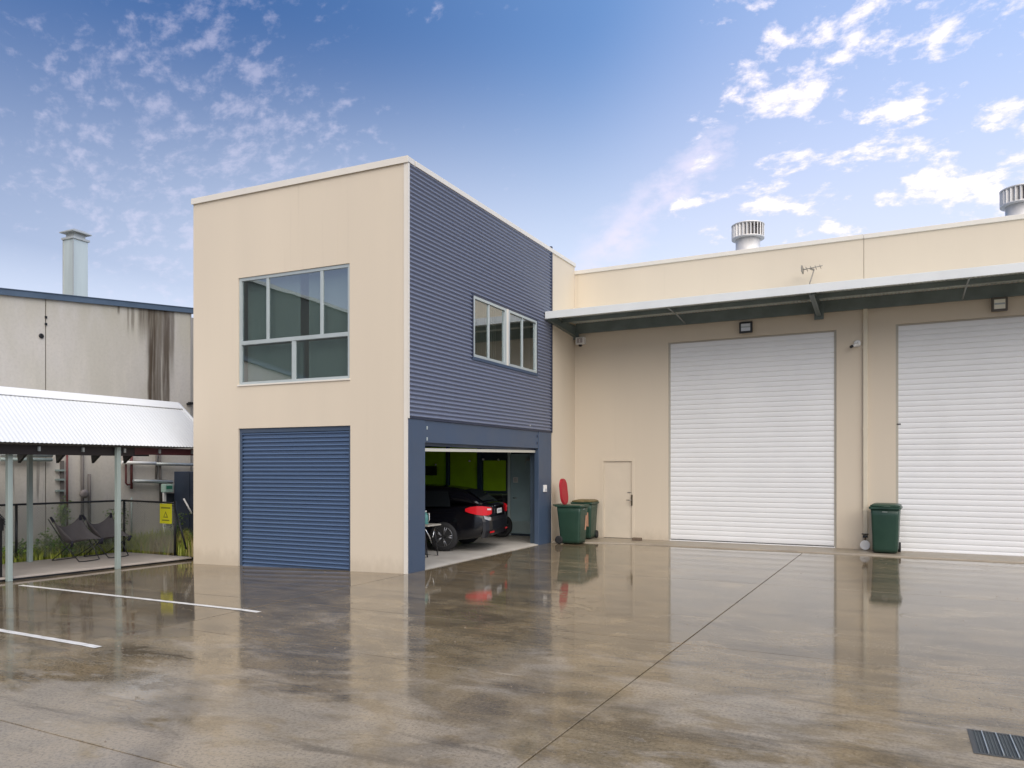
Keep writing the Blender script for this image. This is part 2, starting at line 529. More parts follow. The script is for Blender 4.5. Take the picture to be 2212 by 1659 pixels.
    def build(self, name, m, parent=None, bevel=0.0, local=False, sub=0, weld=False, **props):
        me = self.mesh(name, m)
        o = bpy.data.objects.new(name, me)
        col.objects.link(o)
        if weld:
            w = o.modifiers.new('weld', 'WELD'); w.merge_threshold = 0.0005
        if sub:
            s = o.modifiers.new('sub', 'SUBSURF'); s.levels = sub; s.render_levels = sub
        if bevel:
            bv = o.modifiers.new('bevel', 'BEVEL'); bv.width = bevel; bv.segments = 2; bv.limit_method = 'ANGLE'
            bv.angle_limit = R(40)
        if parent is not None:
            o.parent = parent
            if not local:
                o.matrix_parent_inverse = mw(parent).inverted()
        for k, v in props.items():
            o[k] = v
        return o


def mw(o):
    m = Matrix.LocRotScale(o.location, o.rotation_euler, o.scale)
    if o.parent:
        m = mw(o.parent) @ o.matrix_parent_inverse @ m
    return m


def thing(name, label, cat, loc=(0, 0, 0), rz=0.0, group=None):
    o = bpy.data.objects.new(name, None)
    o.empty_display_size = 0.2
    col.objects.link(o)
    o.location = loc; o.rotation_euler = (0, 0, rz)
    tag(o, label, cat, group)
    return o


def tag(o, label, cat, group=None):
    o['label'] = label; o['category'] = cat
    if group: o['group'] = group
    return o


def inst(name, me, parent=None, M=None, **props):
    """an object that shares mesh data with its like"""
    o = bpy.data.objects.new(name, me)
    col.objects.link(o)
    if parent is not None:
        o.parent = parent
        o.matrix_parent_inverse = mw(parent).inverted()
    if M is not None:
        o.matrix_basis = M
    for k, v in props.items():
        o[k] = v
    return o


def T3(x, y, z):
    return Matrix.Translation(Vector((x, y, z)))


def copy_tree(o, parent=None):
    c = o.copy(); col.objects.link(c)
    if parent is not None:
        c.parent = parent
        c.matrix_parent_inverse = o.matrix_parent_inverse
    for ch in list(o.children):
        copy_tree(ch, c)
    return c


D = 7.652                     # depth of the yard corner: the long wall stands here
FA = 2.552                    # the block's front runs very slightly out of square
FF = Fr(0, 0, FA)             # front of the office block
FS = Fr(0, 0, 90)             # its side, facing the yard
FB = Fr(0, D, 0)              # long warehouse wall


def gz(x):
    return -0.018 * max(0.0, -x)


# ------------------------------------------------------------ ground
g = MB()
g.quad((-900, -900, -0.75), (900, -900, -0.75), (900, 900, -0.75), (-900, 900, -0.75))
o = g.build('ground', mat('bare_earth', (0.16, 0.13, 0.095), 0.95, var=0.3, vscale=0.4)); o['kind'] = 'structure'

yard = bpy.data.objects.new('yard', None); col.objects.link(yard); yard['kind'] = 'structure'
JOINT = mat('joint_dirt', (0.035, 0.028, 0.022), 0.6, var=0.3, vscale=5)
b = MB()
for (xa, xb) in ((-60, 0), (0, 60)):
    b.quad((xa, -60, gz(xa) - 0.035), (xb, -60, gz(xb) - 0.035), (xb, 30, gz(xb) - 0.035), (xa, 30, gz(xa) - 0.035))
b.build('joint_bed', JOINT, yard)


def jx(i, y):
    return (-48, -36, -24, -12, 0.0, 5.46 + (y + 6) * 0.024, 11.2, 17, 23, 35)[i]


ys = [-48, -36, -24, -16, -11.5, -7.57, -4.81, -2.955, 1.6, 6.6, 14, 26]
for i in range(9):
    for j in range(len(ys) - 1):
        if j == 9 and i >= 4: continue
        if j >= 10 and i >= 4: continue
        y0, y1 = ys[j], ys[j + 1]
        gx = 0.007 if i in (4, 5) or i in (3,) else 0.005
        gy0 = gy1 = 0.004
        if abs(y0 + 7.57) < .01: gy0 = 0.006
        if abs(y1 + 7.57) < .01: gy1 = 0.006
        P = [(jx(i, y0) + gx, y0 + gy0), (jx(i + 1, y0) - gx, y0 + gy0), (jx(i + 1, y1) - gx, y1 - gy1), (jx(i, y1) + gx, y1 - gy1)]
        s = MB()
        top = [Vector((x, y, gz(x))) for x, y in P]
        s.prism([t + Vector((0, 0, -0.09)) for t in top], (0, 0, 0), (0, 0, 0.09))
        s.build('concrete_slab', WET, yard, bevel=0.003)

# raised strip of paler concrete along the foot of the long wall, its edge slightly uneven
ap = MB()
edge = []
xx = 0.0
while xx <= 16.01:
    yb = 6.58 - 0.45 * max(0, 1 - xx / 2.6) ** 1.2 + 0.035 * math.sin(xx * 1.3) + 0.018 * math.sin(xx * 3.7 + 1)
    edge.append((xx, yb)); xx += 0.4
for k in range(len(edge) - 1):
    (xa, ya), (xb, yb) = edge[k], edge[k + 1]
    h = 0.024
    ap.quad((xa, ya + 0.03, h), (xb, yb + 0.03, h), (xb, D + 0.2, h), (xa, D + 0.2, h))
    ap.quad((xa, ya, -0.05), (xb, yb, -0.05), (xb, yb + 0.03, h), (xa, ya + 0.03, h))
APRON = mat('pale_damp_concrete', (0.30, 0.255, 0.195), 0.42, var=0.2, vscale=2.0, bump=0.1, dirt=((0.20, 0.165, 0.12), 0.6))
o = ap.build('apron', APRON); o['kind'] = 'structure'

# painted bay lines (flat strips with worn ends)
PAINT = mat('worn_white_line_paint', (0.72, 0.70, 0.66), 0.4, var=0.12, vscale=9, dirt=((0.4, 0.36, 0.3), 0.6))


def bay_line(x0, y0, x1, y1, w, name):
    m_ = MB()
    n = 40
    dx, dy = x1 - x0, y1 - y0
    L = math.hypot(dx, dy); px, py = -dy / L, dx / L
    for k in range(n):
        q = []
        for t, sgn in ((k / n, -1), ((k + 1) / n, -1), ((k + 1) / n, 1), (k / n, 1)):
            j = (math.sin(t * 57 + sgn * 3) * 0.5 + math.sin(t * 131 + sgn)) * 0.0025
            x, y = x0 + dx * t + px * sgn * (w / 2 + j), y0 + dy * t + py * sgn * (w / 2 + j)
            q.append((x, y, gz(x) + 0.004))
        m_.quad(*q)
    m_.build(name, PAINT, yard)


bay_line(-5.30, -3.43, 0.0, -3.69, 0.085, 'painted_line')
bay_line(0.007, -3.69, 0.30, -3.705, 0.085, 'painted_line')
bay_line(-5.3, -5.57, 0.0, -5.82, 0.085, 'painted_line')
bay_line(0.007, -5.82, 0.24, -5.83, 0.085, 'painted_line')

# stormwater grate
gr = thing('drain_grate', 'grey steel stormwater grate set in the yard concrete at lower right', 'drain grate', (8.5, -4.84, 0))
f_ = MB()
gx0, gx1, gy0, gy1 = 7.97, 8.87, -5.09, -4.585
f_.box(gx0, gx1, gy0, gy0 + 0.025, -0.02, 0.004); f_.box(gx0, gx1, gy1 - 0.025, gy1, -0.02, 0.004)
f_.box(gx0, gx0 + 0.025, gy0 + 0.025, gy1 - 0.025, -0.02, 0.004); f_.box(gx1 - 0.025, gx1, gy0 + 0.025, gy1 - 0.025, -0.02, 0.004)
f_.build('frame', mat('grate_iron', (0.09, 0.088, 0.08), 0.5, metal=0.4, var=0.3, vscale=8), gr)
MATS['grate_dark'] = None
del MATS['grate_dark']
p_ = MB(); p_.box(gx0 + 0.025, gx1 - 0.025, gy0 + 0.025, gy1 - 0.025, 0.0008, 0.0016)
p_.build('pit', mat('grate_pit', (0.045, 0.050, 0.046), 0.5, var=0.4, vscale=7), gr)
barm = MB().box(-0.0035, 0.0035, gy0 + 0.025, gy1 - 0.025, -0.0, 0.012)
barm = barm.mesh('bar', GALV)
k = 0
x = gx0 + 0.085
while x < gx1 - 0.05:
    inst('bar', barm, gr, T3(x, 0, 0)); x += 0.083
thin = MB()
x = gx0 + 0.04
while x < gx1 - 0.03:
    thin.box(x, x + 0.004, gy0 + 0.026, gy1 - 0.026, 0.002, 0.006); x += 0.0208
thin.build('small_bars', mat('grate_small', (0.13, 0.14, 0.13), 0.5, metal=0.3, var=0.2, vscale=8), gr, kind='stuff')

# scattered grit and leaf scraps on the yard
gt = MB()
for _ in range(420):
    x, y = rnd.uniform(-4, 9.5), rnd.choice((rnd.uniform(-8, -3), rnd.uniform(-8, 5.5)))
    r_ = rnd.uniform(0.003, 0.011); a = rnd.uniform(0, 6.28)
    z = gz(x)
    p = [(x + r_ * math.cos(a + q * 1.57) * rnd.uniform(.5, 1.4), y + r_ * math.sin(a + q * 1.57) * rnd.uniform(.5, 1.4), z) for q in range(4)]
    t = Vector((x, y, z + r_ * 0.7))
    for q in range(4):
        gt.quad(p[q], p[(q + 1) % 4], t)
o = gt.build('grit', mat('grit', (0.24, 0.19, 0.14), 0.8, var=0.6, vscale=3)); o['kind'] = 'stuff'

# ------------------------------------------------------------ office block
ob = thing('office_block', 'cream two storey office block with blue corrugated side wall and open garage', 'building', (-2.5, 3.5, 0))
Z1, CAPB = 7.235, 7.135
WU0, WU1, WZ0, WZ1 = -3.855, -1.222, 3.445, 5.525
DU0, DU1, DZ1 = -3.855, -1.205, 2.60
m_ = MB(); m_.wall(FF, -5.045, -0.024, -0.25, CAPB, [(WU0, WU1, WZ0, WZ1), (DU0, DU1, -0.3, DZ1)], 0.15)
m_.build('front_wall', CREAM, ob, weld=True)
m_ = MB()
m_.box(-5.04, -4.89, 0.02, D - 0.02, -0.25, CAPB)
m_.build('rear_wall', CREAM, ob)
# side facing the yard: piers, header, structure behind the cladding
SY0, SY1 = 0.20, 6.13
OY0, OY1, OZ = 0.552, 5.40, 2.295
SWY0, SWY1, SWZ0, SWZ1 = 2.255, 5.257, 4.06, 5.29
m_ = MB(); m_.wall(FS, 0.16, D - 0.02, 2.72, CAPB - 0.01, [(SWY0, SWY1, SWZ0, SWZ1)], 0.13, 0.035)
m_.build('side_wall', ROOM, ob, weld=True)
m_ = MB(); m_.box(-0.12, 0.0, 0.012, OY0, -0.2, 2.70)
m_.build('pier', BLUEFLAT, ob, bevel=0.006)
m_ = MB(); m_.box(-0.12, 0.0, OY1, 6.13, -0.2, 2.70)
m_.build('pier', BLUEFLAT, ob, bevel=0.006)
m_ = MB(); m_.box(-0.10, -0.012, OY0, OY1, OZ, 2.70)
m_.build('header_panel', BLUEFLAT, ob, bevel=0.004)
m_ = MB(); m_.box(-0.035, 0.012, 0.02, 6.13, 2.70, 2.722)
m_.build('flashing', NAVY, ob)
# corrugated cladding: one skin of horizontal ribs, with the window cut out
PITCH, AMP = 0.0765, 0.0155
cl = MB()
NS = 12


def ribs(y0, y1, z0, z1):
    n = max(1, int(round((z1 - z0) / (PITCH / NS))))
    for k in range(n):
        za, zb = z0 + (z1 - z0) * k / n, z0 + (z1 - z0) * (k + 1) / n
        xa, xb = [0.002 + AMP * math.cos(2 * math.pi * q / PITCH) for q in (za, zb)]
        cl.smooth.add(len(cl.f))
        i = len(cl.v)
        cl.v += [Vector((xa, y0, za)), Vector((xa, y1, za)), Vector((xb, y1, zb)), Vector((xb, y0, zb))]
        cl.f.append((i, i + 1, i + 2, i + 3))


ribs(0.012, 6.10, 2.722, SWZ0 - 0.03)
ribs(0.012, SWY0 - 0.03, SWZ0 - 0.03, SWZ1 + 0.03)
ribs(SWY1 + 0.03, 6.10, SWZ0 - 0.03, SWZ1 + 0.03)
ribs(0.012, 6.10, SWZ1 + 0.03, CAPB)
cl.build('corrugated_cladding', BLUE, ob, weld=True)
m_ = MB(); m_.box(-0.03, 0.022, 6.10, 6.165, 2.70, 7.28)
m_.build('cladding_edge', NAVY, ob, bevel=0.004)
# cream strip of wall beyond
m_ = MB(); m_.box(-0.17, 0.0, 6.165, D - 0.001, -0.2, CAPB)
m_.build('return_wall', CREAM, ob)
# flashings
m_ = MB()
m_.box(-5.075, 0.03, -0.03, 0.19, CAPB, Z1, FF)
m_.box(-5.075, 0.03, -0.036, -0.03, CAPB - 0.012, Z1 + 0.004, FF)
m_.build('parapet_cap', TRIM, ob, bevel=0.006)
m_ = MB()
m_.box(-0.19, 0.028, 0.22, D + 0.03, CAPB, Z1 - 0.004)
m_.build('parapet_cap', TRIM, ob, bevel=0.006)
m_ = MB()
m_.box(-5.07, -4.86, 0.22, D, CAPB, Z1 - 0.004)
m_.build('parapet_cap', TRIM, ob, bevel=0.006)
m_ = MB()
m_.box(-0.068, 0.004, -0.012, -0.002, -0.2, CAPB, FF)
m_.box(-0.010, 0.024, -0.012, 0.034, 2.70, CAPB - 0.013)
m_.box(-0.010, 0.006, -0.012, 0.0115, -0.2, 2.699)
m_.build('corner_trim', TRIM, ob)
m_ = MB(); m_.box(-4.88, -0.2, 0.2, D, 6.75, 6.80)
m_.build('roof', GALV, ob)
# floors and rooms
m_ = MB(); m_.box(-4.88, -0.17, 0.16, D - 0.03, 2.74, 2.98)
m_.build('upper_floor', ROOM, ob)
m_ = MB(); m_.box(-4.88, -0.18, 0.16, D - 0.03, 6.0, 6.06)
m_.build('ceiling', mat('ceiling_white', (0.55, 0.55, 0.53), 0.8), ob)
m_ = MB(); m_.box(-4.885, -0.2, D - 0.2, D - 0.06, 2.98, 6.0)
m_.build('inner_wall', mat('office_wall', (0.42, 0.43, 0.42), 0.8, var=0.05), ob)
for yy in (2.6, 4.6):
    m_ = MB(); m_.box(-2.9, -1.5, yy, yy + 0.16, 5.93, 5.985)
    m_.build('ceiling_light', mat('lit_batten', (0.9, 0.9, 0.8), 0.5, emit=((1.0, 0.93, 0.75), 5.0)), ob)


# ---- windows
def pane(parent, fr, u0, u1, z0, z1, d):
    p = MB(); p.box(u0, u1, d, d + 0.006, z0, z1, fr)
    return p.build('pane', GLASS, parent)


def bars(parent, fr, lst, d0, d1, name='frame', m=ALU, lab=None):
    p = MB()
    for (u0, u1, z0, z1) in lst:
        p.box(u0, u1, d0, d1, z0, z1, fr)
    return p.build(name, m, parent, bevel=0.003)


fw = MB()
fw.wall(FF, WU0 + 0.003, WU1 - 0.003, WZ0 + 0.003, WZ1 - 0.003, [(WU0 + 0.062, WU1 - 0.055, WZ0 + 0.055, WZ1 - 0.06)], 0.07, 0.022)
win = fw.build('window', ALU, ob, weld=True, label='large front window with sliding upper panes')
bars(win, FF, [(WU0 + 0.062, WU1 - 0.055, 4.222, 4.296)], 0.018, 0.09, 'transom')
bars(win, FF, [(-3.178, -3.120, 4.296, WZ1 - 0.06)], 0.026, 0.07, 'mullion')
bars(win, FF, [(-1.900, -1.840, 4.296, WZ1 - 0.06)], 0.026, 0.07, 'mullion')
bars(win, FF, [(-2.565, -2.476, WZ0 + 0.055, 4.222)], 0.026, 0.08, 'mullion')
for (a, c, z0, z1) in ((WU0 + .062, -3.178, 4.296, WZ1 - .06), (-3.12, -1.90, 4.296, WZ1 - .06), (-1.84, WU1 - .055, 4.296, WZ1 - .06),
                       (WU0 + .062, -2.565, WZ0 + .055, 4.222), (-2.476, WU1 - .055, WZ0 + .055, 4.222)):
    pane(win, FF, a, c, z0, z1, 0.048)
sill = MB(); sill.box(WU0 - 0.015, WU1 + 0.015, -0.022, 0.02, WZ0 - 0.028, WZ0 + 0.002, FF)
sill.build('sill', TRIM, win, bevel=0.004)
# vertical blinds behind, with the open gap in the middle
for (a, c, z0, z1) in ((-3.80, -2.53, 4.30, 5.50), (-2.30, -1.26, 4.30, 5.50), (-3.80, -2.44, 3.46, 4.22), (-2.30, -1.26, 3.46, 4.22)):
    vb = MB()
    u = a
    while u < c:
        w_ = 0.082
        u2 = min(c, u + w_)
        vb.quad(FF(u, 0.20, z0), FF(u2, 0.235, z0), FF(u2, 0.235, z1), FF(u, 0.20, z1))
        u += 0.085
    vb.build('blind', BLIND, win)

sw = MB()
sw.wall(FS, SWY0 + 0.003, SWY1 - 0.003, SWZ0 + 0.003, SWZ1 - 0.003,
        [(SWY0 + 0.06, 3.62, SWZ0 + .055, SWZ1 - .055), (3.855, SWY1 - .06, SWZ0 + .055, SWZ1 - .055)], 0.08, -0.022)
swin = sw.build('window', ALU, ob, weld=True, label='side window of two sliding pairs in the blue cladding')
m_ = MB(); m_.box(3.70, 3.775, -0.032, -0.022, SWZ0 + .003, SWZ1 - .003, FS); m_.build('mullion', TRIM, swin)
bars(swin, FS, [(2.912, 2.952, SWZ0 + .055, SWZ1 - .055)], -0.01, 0.04, 'mullion')
bars(swin, FS, [(4.495, 4.535, SWZ0 + .055, SWZ1 - .055)], -0.01, 0.04, 'mullion')
for (a, c) in ((SWY0 + .06, 2.912), (2.952, 3.62), (3.855, 4.495), (4.535, SWY1 - .06)):
    pane(swin, FS, a, c, SWZ0 + .055, SWZ1 - .055, 0.015)
m_ = MB()
m_.box(SWY0 - 0.03, SWY1 + 0.03, -0.018, 0.03, SWZ1 + 0.001, SWZ1 + 0.033, FS)
m_.box(SWY0 - 0.032, SWY0 + 0.001, -0.026, 0.03, SWZ0 - 0.03, SWZ1 + 0.001, FS)
m_.box(SWY1 - 0.001, SWY1 + 0.032, -0.026, 0.03, SWZ0 - 0.03, SWZ1 + 0.001, FS)
m_.build('window_flashing', NAVY, swin)
m_ = MB(); m_.box(SWY0 - 0.03, SWY1 + 0.03, -0.03, 0.03, SWZ0 - 0.062, SWZ0 - 0.001, FS)
m_.build('sill', BLUEFLAT, swin)
m_ = MB(); m_.box(SWY1 + 0.033, 6.09, -0.018, 0.01, 4.0, 5.5, FS)
vb = MB()
u = SWY0 + 0.05
while u < 3.66:
    vb.quad(FS(u, 0.20, SWZ0), FS(u + .082, .235, SWZ0), FS(u + .082, .235, SWZ1 + .05), FS(u, .20, SWZ1 + .05)); u += 0.085
vb.build('blind', mat('cream_blind', (0.52, 0.49, 0.41), 0.8), swin)

# ---- blue roller door in the front
rd = MB()
rd.box(DU0, DU0 + 0.055, 0.035, 0.10, -0.25, DZ1, FF); rd.box(DU1 - 0.055, DU1, 0.035, 0.10, -0.25, DZ1, FF)
rd.box(DU0 + .055, DU1 - .055, 0.04, 0.12, DZ1 - 0.085, DZ1 - 0.001, FF)
rdo = rd.build('roller_door', BLUEFLAT, ob, bevel=0.003, label='blue ribbed roller door closed under the front window')
SP = 0.0775


def slat_mesh(fr, u0, u1, d, pitch, depth, m, n=8, flatness=1.0, groove=0.0):
    s = MB()
    i = 0
    prof = []
    for k in range(n + 1):
        t = k / n
        prof.append((d - depth * (math.sin(math.pi * t) ** flatness), (groove + (1 - groove) * t) * pitch))
    if groove:
        prof = [(d, 0.002), (d, groove * pitch * 0.97)] + prof
    prof = [(d + 0.012, 0.001)] + prof + [(d + 0.012, pitch - 0.001)]
    for k in range(len(prof) - 1):
        (da, za), (db, zb) = prof[k], prof[k + 1]
        if 0 < k < len(prof) - 2: s.smooth.add(len(s.f))
        s.quad(fr(u0, da, za), fr(u1, da, za), fr(u1, db, zb), fr(u0, db, zb))
    return s.mesh('slat', m)


sm = slat_mesh(FF, DU0 + 0.056, DU1 - 0.056, 0.085, SP, 0.040, mat('blue_slat_steel', (0.090, 0.140, 0.240), 0.36, spec=0.4), 10, 0.75, 0.36)
z = DZ1 - 0.086 - SP
while z > -0.2:
    inst('slat', sm, rdo, T3(0, 0, z)); z -= SP

# ---- garage room behind the opening
FLOOR = mat('garage_floor', (0.46, 0.43, 0.385), 0.5, var=0.12, vscale=1.5, dirt=((0.3, 0.27, 0.23), 0.5))
m_ = MB()
m_.quad((-0.012, OY0 + .003, 0.012), (-0.012, OY1 - .003, 0.012), (-0.12, OY1 - .003, 0.028), (-0.12, OY0 + .003, 0.028))
m_.quad((-0.012, OY0 + .003, -0.1), (-0.012, OY1 - .003, -0.1), (-0.012, OY1 - .003, 0.012), (-0.012, OY0 + .003, 0.012))
m_.quad((-0.12, 0.17, 0.028), (-0.12, 7.15, 0.028), (-4.885, 7.15, 0.028), (-4.885, 0.17, 0.028))
m_.build('garage_floor', FLOOR, ob)
GREEN = mat('lime_green_wall', (0.40, 0.66, 0.015), 0.6, var=0.2, vscale=1.5)
DKW = mat('dark_blue_wall', (0.035, 0.055, 0.080), 0.6, var=0.2)
IW = 7.10
m_ = MB()
m_.box(-4.885, -0.30, IW, IW + 0.05, 0.03, 2.73)
m_.build('garage_end_wall', DKW, ob)
for (a, c, z0, z1) in ((-4.86, -3.60, 1.0, 2.42), (-3.50, -2.62, 0.3, 2.42), (-2.44, -1.76, 1.21, 2.03)):
    m_ = MB(); m_.box(a, c, IW - 0.02, IW - 0.002, z0, z1)
    m_.build('green_panel', GREEN, ob)
for a in (-3.60, -2.60):
    m_ = MB(); m_.box(a + 0.01, a + (0.09 if a < -3 else 0.15), IW - 0.10, IW - 0.021, 0.03, 2.7)
    m_.build('column', mat('steel_blue_column', (0.03, 0.06, 0.10), 0.5), ob)
m_ = MB(); m_.box(-4.885, -4.80, 0.17, IW - 0.1, 0.03, 2.73)
m_.build('garage_wall', GREEN, ob)
m_ = MB(); m_.box(-0.25, -0.121, 5.45, IW - 0.002, 0.03, 2.73)
m_.build('garage_wall', DKW, ob)
# inner door with closer, notice and kick plate
TEAL = mat('teal_grey_door', (0.36, 0.50, 0.53), 0.45, var=0.08)
dr = MB(); dr.box(-1.60, -0.80, IW - 0.045, IW - 0.003, 0.09, 2.20)
dro = dr.build('inner_door', TEAL, ob, bevel=0.003, label='teal grey inner door with white notice and door closer')
m_ = MB(); m_.box(-1.68, -1.605, IW - 0.06, IW - 0.003, 0.03, 2.28); m_.box(-0.795, -0.73, IW - 0.06, IW - 0.003, 0.03, 2.28)
m_.build('door_frame', mat('frame_grey', (0.55, 0.64, 0.64), 0.5), dro)
m_ = MB(); m_.box(-1.13, -0.84, IW - 0.10, IW - 0.046, 2.02, 2.075)
m_.build('door_closer', ALU, dro, bevel=0.004)
m_ = MB(); m_.tube([(-1.12, IW - 0.08, 2.03), (-1.16, IW - 0.10, 1.88)], 0.008)
m_.build('closer_arm', ALU, dro)
m_ = MB(); m_.box(-1.52, -1.38, IW - 0.050, IW - 0.046, 1.44, 1.58)
m_.build('notice', WPL, dro)
m_ = MB()
for k in range(4): m_.box(-1.50, -1.41 + 0.01 * (k % 2), IW - 0.052, IW - 0.050, 1.47 + k * 0.026, 1.478 + k * 0.026)
m_.build('notice_print', mat('grey_print', (0.18, 0.19, 0.2), 0.7), dro)
m_ = MB(); m_.tube([(-1.50, IW - 0.09, 1.03), (-1.38, IW - 0.09, 1.03)], 0.010); m_.tube([(-1.50, IW - 0.09, 1.03), (-1.50, IW - 0.045, 1.03)], 0.012)
m_.build('handle', CHROME, dro)
m_ = MB(); m_.box(-1.59, -0.81, IW - 0.050, IW - 0.046, 0.12, 0.42)
m_.build('kick_plate', mat('kick', (0.44, 0.56, 0.57), 0.35, metal=0.3), dro)
# rolled up door: drum and pale bottom rail hanging in the opening
m_ = MB(); m_.box(-0.45, -0.20, OY0 - 0.02, OY1 + 0.02, 2.30, 2.70)
gd = m_.build('rolled_door', NAVY, ob, label='garage door rolled up behind the blue header')
m_ = MB(); m_.prism([Vector((-0.15, OY0 + .005, 2.135)), Vector((-0.15, OY1 - .005, 2.195)), Vector((-0.15, OY1 - .005, 2.255)), Vector((-0.15, OY0 + .005, 2.195))], (0, 0, 0), (0.06, 0, 0))
m_.build('bottom_rail', mat('pale_rail', (0.66, 0.64, 0.55), 0.4), gd, bevel=0.003)
m_ = MB(); m_.box(-0.145, -0.115, OY0 + .01, OY1 - .01, 2.24, 2.40); m_.build('curtain', BLUEFLAT, gd)
# little fixings on the header
for (yy, zz) in ((0.62, 2.56), (0.62, 2.36), (5.33, 2.58), (5.33, 2.42)):
    m_ = MB(); m_.box(-0.012, 0.004, yy - .012, yy + .012, zz - .03, zz + .03)
    m_.build('bracket', NAVY if yy > 1 else ALU, ob)
m_ = MB(); m_.box(0.008, 0.02, 4.88, 4.90, 2.80, 2.83); m_.build('screw_tag', WPL, ob)

t = thing('intercom', 'small white intercom box on the far blue garage pier', 'intercom', (0, 5.73, 1.34))
m_ = MB(); m_.box(0.0, 0.035, 5.645, 5.80, 1.255, 1.42); m_.build('housing', WPL, t, bevel=0.006)
m_ = MB(); m_.box(0.035, 0.038, 5.68, 5.77, 1.275, 1.33); m_.build('button', mat('pale_grey', (0.5, 0.52, 0.55), 0.4), t)

# ------------------------------------------------------------ warehouse on the right
wh = thing('warehouse', 'long cream warehouse with white roller doors and a steel canopy', 'building', (7, 11, 0))
Z2, C2 = 7.03, 6.93
XE = 15.5
D1 = (2.505, 6.358, 4.95); D2 = (7.551, 11.40, 4.972)
PD = (0.775, 1.598, 2.035)
JX = 6.918
m_ = MB(); m_.wall(FB, 0.001, JX - 0.006, -0.2, C2, [(D1[0], D1[1], 0.0, D1[2]), (PD[0], PD[1], 0.02, PD[2])], 0.16)
m_.build('wall_panel', CREAM, wh, weld=True)
m_ = MB(); m_.wall(FB, JX + 0.006, XE, -0.2, C2, [(D2[0], D2[1], 0.0, D2[2])], 0.16)
m_.build('wall_panel', CREAM, wh, weld=True)
m_ = MB(); m_.box(JX - 0.02, JX + 0.02, 0.02, 0.1, -0.2, C2 - 0.01, FB)
m_.build('joint_filler', mat('joint_cream', (0.40, 0.35, 0.27), 0.7), wh)
m_ = MB()
m_.box(-0.0, JX - 0.003, -0.03, 0.2, C2, Z2, FB)
m_.build('parapet_cap', TRIM, wh, bevel=0.006)
m_ = MB(); m_.box(JX + 0.003, XE, -0.03, 0.2, C2 - 0.004, Z2 - 0.004, FB)
m_.build('parapet_cap', TRIM, wh, bevel=0.006)
m_ = MB()
m_.quad((-6, D + 0.2, 6.6), (XE, D + 0.2, 6.6), (XE, D + 16, 7.5), (-6, D + 16, 7.5))
m_.build('roof', GALV, wh)
m_ = MB(); m_.box(-4.8, XE, D + 1.2, D + 1.4, -0.2, 6.55); m_.build('inner_wall', ROOM, wh)


def white_door(d0, d1, zt, lab):
    fr_ = MB()
    fr_.box(d0, d0 + 0.05, 0.03, 0.12, -0.02, zt, FB); fr_.box(d1 - 0.05, d1, 0.03, 0.12, -0.02, zt, FB)
    fr_.box(d0 + .05, d1 - .05, 0.05, 0.12, zt - 0.05, zt - 0.001, FB)
    o_ = fr_.build('roller_door', mat('door_guide', (0.42, 0.39, 0.33), 0.5), wh, label=lab)
    pt = 0.1185
    me = slat_mesh(FB, d0 + 0.022, d1 - 0.022, 0.055, pt, 0.017, WHITE, 10, 0.30)
    z = zt - 0.03 - pt
    while z > -0.05:
        inst('slat', me, o_, T3(0, 0, max(z, -0.05))); z -= pt
    b_ = MB(); b_.box(d0 + 0.03, d1 - 0.03, 0.028, 0.05, 0.015, 0.045, FB)
    b_.build('bottom_rail', WHITE, o_)
    return o_


white_door(*D1, 'tall white roller door beside the personnel door')
wd2 = white_door(*D2, 'tall white roller door cut by the right edge of the photo')
m_ = MB(); m_.box(D2[0] + 0.02, D2[0] + 0.10, 0.02, 0.032, 2.78, 2.80, FB); m_.build('latch', BLACK, wd2)

# personnel door
DOORC = mat('cream_door', (0.64, 0.56, 0.45), 0.5, var=0.03)
m_ = MB(); m_.box(PD[0] + 0.035, PD[1] - 0.035, 0.03, 0.075, 0.035, PD[2] - 0.035, FB)
pdo = m_.build('personnel_door', DOORC, wh, bevel=0.003, label='plain cream door with lever handle')
m_ = MB()
m_.box(PD[0] - 0.03, PD[0] + 0.034, -0.008, 0.09, 0.02, PD[2] + 0.03, FB); m_.box(PD[1] - 0.034, PD[1] + 0.03, -0.008, 0.09, 0.02, PD[2] + 0.03, FB)
m_.box(PD[0] + 0.034, PD[1] - 0.034, -0.008, 0.09, PD[2] - 0.034, PD[2] + 0.03, FB)
m_.build('door_frame', CREAM, pdo, bevel=0.003)
m_ = MB(); m_.box(1.545, 1.59, -0.016, -0.008, 0.87, 1.15, FB); m_.build('lock_plate', mat('worn_brass', (0.16, 0.13, 0.09), 0.35, metal=0.7), pdo, bevel=0.002)
m_ = MB(); m_.tube([FB(1.565, 0.03, 1.01), FB(1.565, -0.05, 1.01), FB(1.44, -0.055, 1.01)], 0.011)
m_.build('handle', mat('dull_steel', (0.25, 0.24, 0.22), 0.3, metal=0.8), pdo)
m_ = MB(); m_.box(PD[0] + 0.036, PD[1] - 0.036, 0.026, 0.07, 0.022, 0.034, FB); m_.build('threshold', mat('dull_steel', (0.25, 0.24, 0.22)), pdo)
m_ = MB(); m_.box(1.44, 1.53, 0.022, 0.030, 1.19, 1.21, FB); m_.build('key_plate', mat('dull_steel', (0.25, 0.24, 0.22)), pdo)

